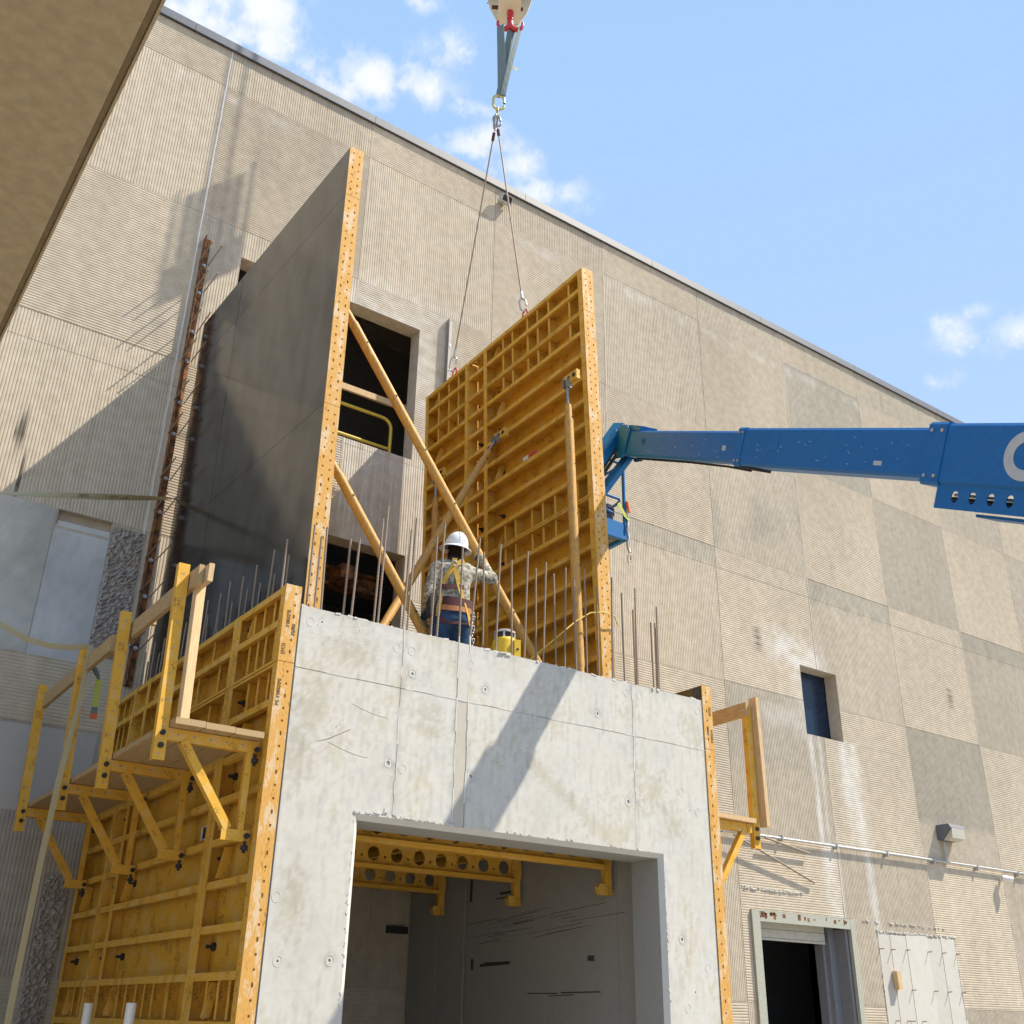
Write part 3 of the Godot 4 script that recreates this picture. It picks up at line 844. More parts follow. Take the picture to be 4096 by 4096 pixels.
# ---------------------------------------------------------------- concrete tower
# stains of the cast face: grey cloudy bleeding, brown form-oil smears, streaks under the joints
func face_tint(p: Vector3) -> Color:
	var x := p.x; var y := p.y
	var cl := nz.get_noise_2d(x * 3.2 + 11.0, y * 2.6)
	var fine := nf.get_noise_2d(x * 4.5, y * 3.4)
	var grain := nf.get_noise_2d(x * 14.0 + 3.0, y * 12.0)
	var streak := nf.get_noise_2d(x * 7.0 + 30.0, y * 0.7)
	var k := 0.945 + 0.14 * cl + 0.06 * fine + 0.035 * grain
	k -= 0.11 * smoothstep(0.05, 0.5, streak + 0.4 * cl)
	var brown := smoothstep(0.12, 0.5, cl * 0.8 + fine * 0.55 + 0.1 * grain)
	for b in [[1.28, 3.93, 0.16, 0.10], [1.33, 3.80, 0.2, 0.06], [0.30, 3.85, 0.20, 0.35], [0.22, 3.45, 0.14, 0.3], [3.75, 3.62, 0.22, 0.22], [4.0, 3.35, 0.14, 0.16], [3.62, 3.80, 0.14, 0.10], [4.36, 4.25, 0.08, 0.22], [1.5, 4.42, 0.06, 0.1], [3.15, 3.2, 0.30, 0.08], [0.28, 2.4, 0.12, 0.3], [0.5, 4.3, 0.3, 0.15]]:
		var d := Vector2((x - b[0]) / b[2], (y - b[1]) / b[3]).length() + 0.9 * fine + 0.5 * grain
		brown = maxf(brown, smoothstep(1.15, 0.2, d) * 0.9)
	# a diagonal run of paste across the right half
	var dd := absf((y - 3.62) + (x - 2.45) * 0.62 + 0.05 * fine)
	if x > 2.3 and x < 3.4: brown = maxf(brown, smoothstep(0.11, 0.03, dd + 0.05 * grain) * 0.75)
	# darker paste bled beside the joints, round the ties and under the top edge
	var jn := 9.0
	for j in [1.04, 1.63, 3.527]: jn = minf(jn, absf(x - j) - (0.05 if j == 1.63 else 0.0))
	k -= 0.13 * smoothstep(0.05, 0.0, jn + 0.05 * fine + 0.02 * grain)
	k -= 0.07 * smoothstep(0.10, 0.0, 4.6 - y + 0.08 * fine)
	for q in [[0.97, 3.49], [1.74, 3.49], [3.44, 3.49], [1.14, 4.24], [1.86, 4.24], [3.10, 4.24], [0.61, 2.06], [4.02, 2.37]]:
		k -= 0.14 * smoothstep(0.075, 0.03, Vector2(x - q[0], y - q[1]).length() + 0.03 * fine)
	return Color(k * (1.0 - 0.14 * brown), k * (0.995 - 0.17 * brown), k * (0.985 - 0.25 * brown)).clamp()

func build_tower() -> void:
	var t := thing("concrete_tower", "pale new concrete tower base with wide doorway, built against the warehouse", "tower")
	var X0 := 0.115; var X1 := 4.448; var OX0 := 0.722; var OX1 := 3.843; var OY := 3.078; var TOP := 4.6
	# body of the front wall, set back 6 mm behind the cast faces
	var b := MB.new()
	var ch := 0.040
	var zc := ZF - 0.006; var zb := 4.24
	b.ext(Vector3(X0, 0, zb), Vector3(OX0, OY, zc)); b.ext(Vector3(OX1, 0, zb), Vector3(X1, OY, zc)); b.ext(Vector3(X0, OY, zb), Vector3(X1, TOP - 0.004, zc))
	part(t, "front_wall", b, M.concrete_shaded)
	# faces between the form joints
	var xs := [[X0, 1.036], [1.042, 1.572], [1.692, 3.524], [3.531, X1]]
	var ties := [[0.97, 3.49, 0.018], [1.74, 3.49, 0.018], [0.22, 2.04, 0.010], [0.61, 2.06, 0.012], [3.44, 3.49, 0.018], [4.02, 2.37, 0.016], [1.14, 4.24, 0.013], [1.86, 4.24, 0.012], [3.10, 4.24, 0.013], [0.30, 4.50, 0.009], [0.45, 4.46, 0.005], [0.55, 4.42, 0.005], [0.40, 4.36, 0.004], [0.70, 4.40, 0.005], [0.85, 4.33, 0.004], [0.63, 4.50, 0.006], [2.3, 3.8, 0.005], [2.9, 3.4, 0.004], [2.5, 3.5, 0.004], [4.2, 3.5, 0.008], [4.1, 4.3, 0.006], [2.2, 4.3, 0.004], [4.15, 1.95, 0.009], [0.5, 3.7, 0.006], [0.52, 3.58, 0.005]]
	for i in 46: ties.append([rng.randf_range(0.16, 4.4), rng.randf_range(1.7, 4.56), rng.randf_range(0.0022, 0.0048)])
	for x in xs:
		for row in [[4.103, TOP], [0.0, 4.097]]:
			var rects := MB.cut([Rect2(x[0], row[0], x[1] - x[0], row[1] - row[0])], Rect2(OX0, -1, OX1 - OX0, OY + 1))
			for r in rects:
				var mb := MB.new()
				var hs := []
				for q in ties:
					if Rect2(r.position + Vector2.ONE * 0.04, r.size - Vector2.ONE * 0.08).has_point(Vector2(q[0], q[1])):
						hs.append([q[0] - r.position.x, q[1] - r.position.y, q[2], q[2] * 1.1])
				mb.plate(Vector3(r.position.x, r.position.y, ZF), Vector3(r.size.x, 0, 0), Vector3(0, r.size.y, 0), hs, 0.0055, 0.026, face_tint)
				# edges of the face
				mb.quad(Vector3(r.position.x, r.position.y, zc), Vector3(r.position.x, r.position.y, ZF), Vector3(r.position.x, r.end.y, ZF), Vector3(r.position.x, r.end.y, zc))
				mb.quad(Vector3(r.end.x, r.position.y, ZF), Vector3(r.end.x, r.position.y, zc), Vector3(r.end.x, r.end.y, zc), Vector3(r.end.x, r.end.y, ZF))
				mb.quad(Vector3(r.position.x, r.end.y, ZF), Vector3(r.end.x, r.end.y, ZF), Vector3(r.end.x, r.end.y, zc), Vector3(r.position.x, r.end.y, zc))
				part(t, "wall_face", mb, M.concrete)
	# filler strip between two forms: rougher and browner
	var fs := MB.new()
	fs.col = Color(0.80, 0.765, 0.71)
	fs.ext(Vector3(1.580, OY + 0.002, zc), Vector3(1.684, 4.1, ZF - 0.0015))
	fs.col = Color(0.90, 0.89, 0.87)
	fs.ext(Vector3(1.580, 4.1, zc), Vector3(1.684, TOP, ZF + 0.001))
	part(t, "filler_strip", fs, M.concrete)
	# rings left by tie cones
	for q in [[1.74, 3.49], [0.97, 3.49], [3.44, 3.49], [1.14, 4.24], [1.86, 4.24], [3.10, 4.24], [0.61, 2.06], [4.02, 2.37], [0.22, 2.04], [1.10, 3.46], [0.20, 4.48], [0.98, 4.43], [1.12, 4.43], [1.70, 4.43], [3.45, 4.50], [3.62, 4.50], [3.60, 3.50], [4.30, 3.5], [4.32, 2.15], [4.38, 4.48], [4.05, 1.82], [4.1, 3.66], [0.16, 2.45]]:
		var mb := MB.new()
		mb.ring(Vector3(q[0], q[1], ZF), Basis.IDENTITY, 0.033, 0.036, 0.0019, 0.0, 14)
		part(t, "tie_ring", mb, M.concrete)
	# fins of grout along the joints
	var fn := MB.new()
	for j in [[1.039, 3.1, 4.6], [3.5275, 3.1, 4.58], [1.576, 3.1, 4.6], [1.688, 3.1, 4.6]]:
		var y: float = j[1]
		while y < j[2]:
			var l := rng.randf_range(0.03, 0.16)
			if rng.randf() < 0.75:
				var w := rng.randf_range(0.004, 0.012)
				fn.box(Vector3(j[0] + rng.randf_range(-0.004, 0.004), y + l / 2, ZF - 0.001), Vector3(w, l, rng.randf_range(0.004, 0.009)), Basis(Vector3.BACK, rng.randf_range(-0.04, 0.04)))
			y += l
	var x := 0.2
	while x < 4.4:
		var l := rng.randf_range(0.03, 0.2)
		if rng.randf() < 0.5:
			fn.box(Vector3(x + l / 2, 4.1 + rng.randf_range(-0.002, 0.002), ZF - 0.001), Vector3(l, rng.randf_range(0.003, 0.006), 0.006))
		x += l
	stuff(t, "grout_fin", fn, M.concrete)
	# chamfer round the doorway with a ragged skin of grout
	var cf := MB.new()
	var ix0 := OX0 + ch; var ix1 := OX1 - ch; var iy := OY - ch; var zi := ZF - ch
	cf.quad(Vector3(OX0, 0, ZF), Vector3(ix0, 0, zi), Vector3(ix0, iy, zi), Vector3(OX0, OY, ZF))
	cf.quad(Vector3(ix1, 0, zi), Vector3(OX1, 0, ZF), Vector3(OX1, OY, ZF), Vector3(ix1, iy, zi))
	cf.quad(Vector3(OX0, OY, ZF), Vector3(ix0, iy, zi), Vector3(ix1, iy, zi), Vector3(OX1, OY, ZF))
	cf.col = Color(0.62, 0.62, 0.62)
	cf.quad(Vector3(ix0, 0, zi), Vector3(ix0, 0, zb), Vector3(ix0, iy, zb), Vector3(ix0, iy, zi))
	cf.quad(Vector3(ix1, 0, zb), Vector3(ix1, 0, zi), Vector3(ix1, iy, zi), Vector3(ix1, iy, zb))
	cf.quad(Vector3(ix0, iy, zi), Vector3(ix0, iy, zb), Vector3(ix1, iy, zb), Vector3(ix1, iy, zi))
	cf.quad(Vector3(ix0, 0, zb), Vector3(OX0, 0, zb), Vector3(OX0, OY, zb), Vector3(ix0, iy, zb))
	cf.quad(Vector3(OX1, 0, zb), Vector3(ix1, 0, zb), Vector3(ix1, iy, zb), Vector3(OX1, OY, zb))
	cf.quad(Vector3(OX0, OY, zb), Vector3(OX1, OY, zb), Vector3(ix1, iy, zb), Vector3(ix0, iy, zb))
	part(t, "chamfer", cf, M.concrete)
	var rg := MB.new()
	x = OX0 - 0.01
	while x < OX1 + 0.02:
		var l := rng.randf_range(0.01, 0.035)
		var hump := 0.05 * exp(-pow((x - 0.98) / 0.09, 2)) + 0.012
		rg.col = Color(1, 1, 1) * rng.randf_range(0.8, 1.05)
		if rng.randf() < (0.85 if x < 1.6 else 0.22):
			rg.box(Vector3(x, OY + 0.004 + hump * rng.randf(), ZF + 0.001), Vector3(l, rng.randf_range(0.006, 0.022), rng.randf_range(0.006, 0.016)), Basis(Vector3.BACK, rng.randf_range(-0.5, 0.5)))
		x += l * 0.8
	for i in 44:
		var y := rng.randf_range(1.4, 3.05)
		rg.col = Color(1, 1, 1) * rng.randf_range(0.8, 1.05)
		var side := OX0 - 0.006 if i % 2 == 0 else OX1 + 0.006
		rg.box(Vector3(side + rng.randf_range(-0.008, 0.008), y, ZF), Vector3(rng.randf_range(0.004, 0.010), rng.randf_range(0.008, 0.03), rng.randf_range(0.004, 0.008)), Basis(Vector3.BACK, rng.randf_range(-0.6, 0.6)))
	stuff(t, "grout_crumb", rg, M.concrete)
	# crumbs along the top edge
	var cr := MB.new()
	x = X0 + 0.02
	while x < X1:
		var l := rng.randf_range(0.015, 0.07)
		if rng.randf() < 0.6:
			cr.box(Vector3(x, TOP - 0.002, ZF - rng.randf_range(0.006, 0.05)), Vector3(l, rng.randf_range(0.008, 0.026), rng.randf_range(0.015, 0.05)), Basis(Vector3.BACK, rng.randf_range(-0.2, 0.2)))
		x += l
	stuff(t, "top_crumb", cr, M.concrete)
	# scrapes on the face
	var sc := MB.new()
	sc.col = Color(0.70, 0.64, 0.57)
	var arc := [[0.44, 3.60, 0.62, 3.70, 0.004], [0.36, 3.57, 0.44, 3.60, 0.0025]]
	for a in arc: sc.tube([Vector3(a[0], a[1], ZF + 0.001), Vector3(a[2], a[3], ZF + 0.001)], a[4], 5)
	var pts := []
	for i in 9: pts.append(Vector3(0.45 + 0.042 * i, 3.575 - 0.07 * sin(i / 8.0 * PI * 0.5), ZF))
	sc.tube(pts, 0.002, 5)
	pts = []
	for i in 9: pts.append(Vector3(0.62 + 0.04 * i, 3.90 - 0.06 * sin(i / 8.0 * PI * 0.5), ZF))
	sc.tube(pts, 0.0018, 5)
	stuff(t, "scrape", sc, M.concrete)
	# side walls, floor of the next lift
	var lw := MB.new(); lw.ext(Vector3(X0, 0, 0.03), Vector3(0.345, 4.52, 4.239)); part(t, "side_wall", lw, M.concrete_shaded)
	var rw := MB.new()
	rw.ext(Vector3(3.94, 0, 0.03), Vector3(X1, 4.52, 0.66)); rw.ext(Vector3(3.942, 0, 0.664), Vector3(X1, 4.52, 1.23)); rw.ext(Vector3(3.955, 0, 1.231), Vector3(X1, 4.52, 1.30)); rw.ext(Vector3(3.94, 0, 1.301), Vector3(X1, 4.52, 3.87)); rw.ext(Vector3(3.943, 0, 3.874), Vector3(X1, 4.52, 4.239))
	part(t, "side_wall", rw, M.concrete_shaded)
	var sl := MB.new(); sl.ext(Vector3(0.346, 3.5, 0.03), Vector3(3.939, 4.15, 4.239)); part(t, "deck_slab", sl, M.concrete_shaded)
	# black scuffs and scratches on the inner face of the right wall
	var sf := MB.new()
	for i in 22:
		var z := rng.randf_range(1.5, 3.6); var l := rng.randf_range(0.15, 0.9)
		var y := rng.randf_range(2.45, 2.78) + 0.06 * (z - 2.2)
		var slope := rng.randf_range(0.02, 0.09)
		sf.box(Vector3(3.9395, y, z), Vector3(0.001, rng.randf_range(0.002, 0.006), l), Basis(Vector3.RIGHT, -slope))
	for q in [[2.24, 1.85, 0.55, 0.03], [2.255, 1.9, 0.5, 0.012], [1.95, 2.7, 0.5, 0.010], [1.955, 3.3, 0.6, 0.012], [1.93, 3.0, 0.4, 0.008], [2.95, 2.1, 0.35, 0.025], [2.90, 2.0, 0.3, 0.012], [2.25, 1.42, 0.05, 0.11], [2.25, 3.47, 0.10, 0.05], [3.05, 1.36, 0.05, 0.3]]:
		sf.box(Vector3(3.9392, q[0], q[1]), Vector3(0.001, q[3], q[2]), Basis(Vector3.RIGHT, rng.randf_range(-0.03, 0.06)))
	stuff(t, "scuff_mark", sf, M.scuff)
	var bx := MB.new(); bx.ext(Vector3(3.62, 2.62, 0.013), Vector3(3.9, 2.70, 0.06)); part(t, "dark_hole_box", bx, M.dark)  # dark box painting the shade of a small hole in the wall

# ---------------------------------------------------------------- steel wall forms
# Local frame of a form: x along it, y up, z out of the sheet on the side of the ribs.
# spans: [u0, u1] of each panel side by side; rails: heights; seams: heights where two panels meet; depth: how far the ribs stand off.
func form_parts(f: Node3D, spans: Array, fill: Array, rails: Array, seams: Array, depth: float, v0: float, v1: float, ribs: Array, face: Material, holes_on_rails: bool) -> void:
	var lip := 0.052
	for i in spans.size():
		var u0: float = spans[i][0] + 0.004; var u1: float = spans[i][1] - 0.004
		var bounds := [v0]
		for s in seams: bounds.append(s)
		bounds.append(v1)
		bounds.sort()
		for k in bounds.size() - 1:
			var sm := MB.new()
			sm.ext(Vector3(u0, bounds[k] + 0.002, 0), Vector3(u1, bounds[k + 1] - 0.002, 0.006))
			part(f, "sheet", sm, face)
			# flanged uprights at both ends of each panel
			if not fill[i]:
				for e in [[u0, 1.0], [u1, -1.0]]:
					var up := MB.new()
					var lo: float = bounds[k] + 0.003; var hi: float = bounds[k + 1] - 0.003
					up.ext(Vector3(e[0], lo, 0.006), Vector3(e[0] + e[1] * 0.008, hi, depth - 0.007))
					var fw := 0.075
					var hs := []
					var y := 0.10
					while y < hi - lo - 0.05:
						hs.append([fw * 0.5, y, 0.010, 0.010 if int(y * 100) % 3 else 0.018])
						y += 0.155
					var o := Vector3(e[0] if e[1] > 0 else e[0] - fw, lo, depth)
					up.plate(o, Vector3(fw, 0, 0), Vector3(0, hi - lo, 0), hs, 0.008)
					up.quad(Vector3(o.x + fw, lo, depth - 0.008), Vector3(o.x, lo, depth - 0.008), Vector3(o.x, hi, depth - 0.008), Vector3(o.x + fw, hi, depth - 0.008))
					up.quad(Vector3(o.x, lo, depth - 0.008), Vector3(o.x, lo, depth), Vector3(o.x, hi, depth), Vector3(o.x, hi, depth - 0.008))
					up.quad(Vector3(o.x + fw, lo, depth), Vector3(o.x + fw, lo, depth - 0.008), Vector3(o.x + fw, hi, depth - 0.008), Vector3(o.x + fw, hi, depth))
					up.quad(Vector3(o.x, hi, depth), Vector3(o.x + fw, hi, depth), Vector3(o.x + fw, hi, depth - 0.008), Vector3(o.x, hi, depth - 0.008))
					part(f, "upright", up, M.yellow)
		var ua := u0 + (0.009 if not fill[i] else 0.001); var ub := u1 - (0.009 if not fill[i] else 0.001)
		for r in rails:
			var is_seam := false
			for s in seams:
				if absf(s - r) < 0.02: is_seam = true
			var levels := [r]
			if is_seam: levels = [r + 0.018, r - 0.012]
			for y in levels:
				var rm := MB.new()
				var web := depth - 0.012 - (0.02 if fill[i] else 0.0)
				if holes_on_rails:
					var hs := []
					var x := 0.07
					while x < ub - ua - 0.05:
						hs.append([x, web * 0.55, 0.009, 0.009]); x += 0.105
					rm.plate(Vector3(ua, y, 0.006), Vector3(0, 0, web), Vector3(ub - ua, 0, 0), flip_holes(hs), 0.006)
					rm.plate(Vector3(ua, y - 0.006, 0.006), Vector3(ub - ua, 0, 0), Vector3(0, 0, web), hs, 0.0)
				else:
					rm.ext(Vector3(ua, y - 0.007, 0.006), Vector3(ub, y, 0.006 + web))
				var lu := ua + (0.068 if not fill[i] else 0.0); var lv := ub - (0.068 if not fill[i] else 0.0)
				if is_seam:
					rm.ext(Vector3(lu, y - 0.012, depth - 0.010), Vector3(lv, y + 0.010, depth - 0.004))
				else:
					rm.ext(Vector3(lu, y - lip, depth - 0.010), Vector3(lv, y + 0.001, depth - 0.004))
					rm.ext(Vector3(lu, y - lip, depth - 0.045), Vector3(lv, y - lip + 0.006, depth - 0.011))
				part(f, "rail", rm, M.yellow)
		if not fill[i]:
			for g in ribs:                                       # [lower, upper, positions as shares]
				var shares: Array = g[2]
				if u1 - u0 < 1.3 and shares.size() > 4: shares = [0.22, 0.5, 0.76]
				for s in shares:
					var x: float = lerpf(u0 + 0.08, u1 - 0.08, s)
					var st := MB.new()
					st.ext(Vector3(x, g[0] + 0.008, 0.006), Vector3(x + 0.007, g[1] - lip * 0.6, depth - 0.035))
					st.ext(Vector3(x + 0.007, g[0] + 0.008, depth - 0.041), Vector3(x + 0.035, g[1] - lip * 0.6, depth - 0.035))
					part(f, "stiffener", st, M.yellow)
		# slanted tie plates and bolt heads
		for g in range(0, rails.size() - 2, 3):
			var y: float = rails[g + 1]
			if not fill[i]:
				var tp := MB.new()
				tp.prism([Vector2(0.008, 0.25), Vector2(0.085, 0.25), Vector2(depth * 0.96, 0.02), Vector2(depth * 0.45, 0.02)], Transform3D(Basis(Vector3(0, 0, 1), Vector3.UP, Vector3(-1, 0, 0)), Vector3(u0 + (0.24 if g % 2 == 0 else 0.3), y, 0)), 0.008)
				part(f, "tie_plate", tp, M.yellow)
				var gs := MB.new()
				gs.prism([Vector2(0, 0), Vector2(-0.10, 0), Vector2(0, -0.14)], Transform3D(Basis.IDENTITY, Vector3(u1 - 0.01, y - 0.06, depth - 0.05)), 0.006)
				part(f, "gusset", gs, M.yellow)
			else:
				var tp := MB.new()
				tp.prism([Vector2(0.008, 0.24), Vector2(0.075, 0.24), Vector2(depth * 0.85, 0.02), Vector2(depth * 0.4, 0.02)], Transform3D(Basis(Vector3(0, 0, 1), Vector3.UP, Vector3(-1, 0, 0)), Vector3((u0 + u1) / 2, y, 0)), 0.008)
				part(f, "tie_plate", tp, M.yellow)
		for g in rails.size():
			var y: float = rails[g] - 0.13
			if y < v0 + 0.1 or g % 2 == 1: continue
			for s in ([0.10, 0.92] if not fill[i] else [0.3]):
				var bm := MB.new()
				var x: float = lerpf(u0, u1, s)
				bm.tube([Vector3(x, y, 0.006), Vector3(x, y, 0.03)], 0.030, 8); bm.tube([Vector3(x, y, 0.03), Vector3(x, y, 0.075)], 0.014, 6)
				part(f, "tie_bolt", bm, M.dark)

func flip_holes(hs: Array) -> Array:
	var out := []
	for h in hs: out.append([h[1], h[0], h[3], h[2]])
	return out

# the end plate of a form, looking at the camera: two columns of holes and slots
func end_plate(f: Node3D, o: Vector3, U: Vector3, v0: float, v1: float, seams: Array, w: float, cols: Array, mat: Material) -> void:
	var bounds := [v0]
	for s in seams: bounds.append(s)
	bounds.append(v1)
	bounds.sort()
	var nn := U.cross(Vector3.UP)
	for k in bounds.size() - 1:
		var lo: float = bounds[k] + 0.0025; var hi: float = bounds[k + 1] - 0.0025
		var mb := MB.new()
		var hs := []
		var i := 0
		var y := hi - lo - 0.07
		while y > 0.03:
			for c in cols.size():
				var slot := (i + c) % 3 == 2
				hs.append([w * cols[c], y - (0.02 if c == 1 else 0.0), 0.0095, 0.019 if slot else 0.0105])
			i += 1
			y -= 0.094
		hs = hs.filter(func(h): return h[1] > 0.03 and h[1] < hi - lo - 0.03)
		var p := o + Vector3(0, lo, 0)
		mb.plate(p, U * w, Vector3(0, hi - lo, 0), hs, 0.008)
		mb.plate(p - nn * 0.008 + U * w, -U * w, Vector3(0, hi - lo, 0), hs.map(func(h): return [w - h[0], h[1], h[2], h[3]]), 0.0)
		var a := p; var b := p + U * w; var d := Vector3(0, hi - lo, 0); var q := -nn * 0.008
		mb.quad(a + q, a, a + d, a + d + q); mb.quad(b, b + q, b + q + d, b + d); mb.quad(a + d, b + d, b + d + q, a + d + q); mb.quad(a + q, b + q, b, a)
		part(f, "end_plate", mb, mat)

func build_lower_forms() -> void:
	var rails := [4.735, 4.47, 4.12, 3.84, 3.53, 3.215, 2.905, 2.595, 2.285, 1.97, 1.66, 1.35, 1.04, 0.73, 0.42, 0.12]
	var ribs := [[4.47, 4.735, [0.25, 0.5, 0.75]], [4.12, 4.47, [0.2, 0.42, 0.62, 0.85]], [3.84, 4.12, [0.3, 0.55, 0.8]], [1.66, 1.97, [0.2, 0.3, 0.42, 0.52, 0.62, 0.78]]]
	var spans := [[0.03, 1.02], [1.02, 1.37], [1.37, 3.685], [3.685, ZF]]
	# left: ribs face -x, x of the form runs towards the camera
	var TL := Transform3D(Basis(Vector3(0, 0, 1), Vector3.UP, Vector3(-1, 0, 0)), Vector3(0.098, 0, 0))
	var fl := thing("wall_form", "yellow ribbed steel wall form on the tower's left side, carrying the scaffold", "wall form", TL, "yellow steel forms of the lower lift")
	form_parts(fl, spans, [false, true, false, false], rails, [4.12], 0.132, 0.05, 4.74, ribs, M.skin_plate, false)
	end_plate(fl, Vector3(ZF + 0.009, 0, 0.133), Vector3(0, 0, -1), 0.05, 4.745, [4.12], 0.133, [0.66], M.strip)
	var rb := MB.new(); rb.ext(Vector3(3.9, 0.05, -0.014), Vector3(ZF + 0.006, 4.60, -0.003)); part(fl, "rubber_seal", rb, M.rubber)
	# stencilled lettering on the end plate, reading upwards
	for s in [["3'0RX2'0", 0.085, 4.46, 0.028], ["20200", 0.035, 4.38, 0.026], ["EFCO", 0.10, 4.22, 0.028], ["PG 3'0RX20'0", 0.10, 3.88, 0.026]]:
		lettering(fl, s[0], s[3], M.dark, Transform3D(Basis(Vector3(0, 1, 0), Vector3(0, 0, 1), Vector3(1, 0, 0)), Vector3(ZF + 0.0105, s[2], s[1])))
	# maker's plates on the sheet
	for q in [[3.15, 2.98], [1.2, 2.72]]:
		var mp := MB.new(); mp.ext(Vector3(q[0], q[1], 0.0065), Vector3(q[0] + 0.14, q[1] + 0.11, 0.008)); part(fl, "sticker", mp, M.white)
		var mq := MB.new(); mq.ext(Vector3(q[0] + 0.045, q[1] + 0.01, 0.008), Vector3(q[0] + 0.135, q[1] + 0.10, 0.009)); part(fl, "sticker_print", mq, M.dark)
	# right: ribs face +x, x of the form runs away from the camera
	var TR := Transform3D(Basis(Vector3(0, 0, -1), Vector3.UP, Vector3(1, 0, 0)), Vector3(4.452, 0, ZF))
	var fr := thing("wall_form", "yellow steel wall form edge on the tower's right side with one bracket", "wall form", TR, "yellow steel forms of the lower lift")
	form_parts(fr, [[0.0, 0.95], [0.95, 3.25], [3.25, 4.6]], [false, false, false], rails, [4.12], 0.125, 0.05, 4.755, ribs, M.form_steel, false)
	end_plate(fr, Vector3(-0.009, 0, 0.0), Vector3(0, 0, 1), 0.05, 4.76, [4.12], 0.126, [0.4], M.strip)
	for s in [["EFCO", 0.09, 4.5, 0.028], ["3'0RX2'0", 0.10, 4.25, 0.026], ["20200", 0.05, 4.3, 0.024]]:
		lettering(fr, s[0], s[3], M.dark, Transform3D(Basis(Vector3(0, 1, 0), Vector3(0, 0, -1), Vector3(-1, 0, 0)), Vector3(-0.0105, s[2], s[1])))

func build_upper_forms() -> void:
	# left inner form: smooth steel to the left, ribs to the right; x runs away from the camera
	var BL := Basis(Vector3(0, 0, -1), Vector3.UP, Vector3(1, 0, 0))
	var TL := Transform3D(Basis(Vector3.UP, 0.012) * Basis(Vector3.BACK, 0.0155) * Basis(Vector3.RIGHT, 0.02) * BL, Vector3(0.358, 4.3, 4.11))
	var f := thing("wall_form", "tall wall form with smooth dark grey steel face and yellow edge strip", "wall form", TL, "tall forms of the upper lift")
	var rails := []
	var y := 5.5
	while y > 0.1:
		rails.append(y); y -= 0.31 if absf(y - 5.19) > 0.001 else 0.31
	form_parts(f, [[0.0, 2.75], [2.75, 4.03]], [false, false], rails, [4.88, 2.46], 0.15, 0.0, 5.5, [[5.19, 5.5, [0.3, 0.6]]], M.form_steel, false)
	end_plate(f, Vector3(-0.009, 0, -0.003), Vector3(0, 0, 1), 0.0, 5.505, [4.88, 2.46], 0.158, [0.28, 0.72], M.strip)
	# hanging right form: ribs to the left, x runs towards the camera
	var BR := Basis(Vector3(0, 0, 1), Vector3.UP, Vector3(-1, 0, 0))
	var TR := Transform3D(Basis(Vector3.BACK, 0.026) * Basis(Vector3.RIGHT, -0.016) * BR, Vector3(3.925, 4.42, 0.31))
	var g := thing("wall_form", "tall yellow ribbed wall form hanging from the crane ropes", "wall form", TR, "tall forms of the upper lift")
	var top := 5.59
	rails = [top, top - 0.265, top - 0.635, top - 0.895]
	y = top - 1.21
	while y > top - 2.85:
		rails.append(y); y -= 0.313
	rails.append_array([top - 3.115, top - 3.375])
	y = top - 3.69
	while y > 0.05:
		rails.append(y); y -= 0.313
	var sh := [0.16, 0.27, 0.44, 0.55, 0.67, 0.88]
	var ribs := [[top - 0.265, top, sh], [top - 0.635, top - 0.265, sh], [top - 0.895, top - 0.635, sh], [top - 3.115, top - 2.775, sh], [top - 3.375, top - 3.115, sh]]
	form_parts(g, [[0.0, 1.14], [1.14, 1.52], [1.52, 3.66]], [false, true, false], rails, [top - 0.635, top - 3.115], 0.175, 0.0, top, ribs, M.skin_plate, true)
	end_plate(g, Vector3(3.66 + 0.009, 0, 0.176), Vector3(0, 0, -1), 0.0, top + 0.005, [top - 0.635, top - 3.115], 0.176, [0.30, 0.72], M.strip)
	var stk := MB.new(); stk.ext(Vector3(2.5, top - 2.13, 0.168), Vector3(2.66, top - 2.09, 0.1735)); part(g, "sticker", stk, M.red)
	var stw := MB.new(); stw.ext(Vector3(2.38, top - 2.14, 0.168), Vector3(2.48, top - 2.09, 0.1735)); part(g, "sticker", stw, M.white)
	# lifting lugs on the top edge
	for u in [0.52, 2.33]:
		var lg := MB.new()
		lg.prism([Vector2(-0.06, 0), Vector2(0.06, 0), Vector2(0.03, 0.10), Vector2(-0.03, 0.10)], Transform3D(Basis.IDENTITY, Vector3(u, top + 0.006, 0.07)), 0.02)
		part(g, "lifting_lug", lg, M.red)

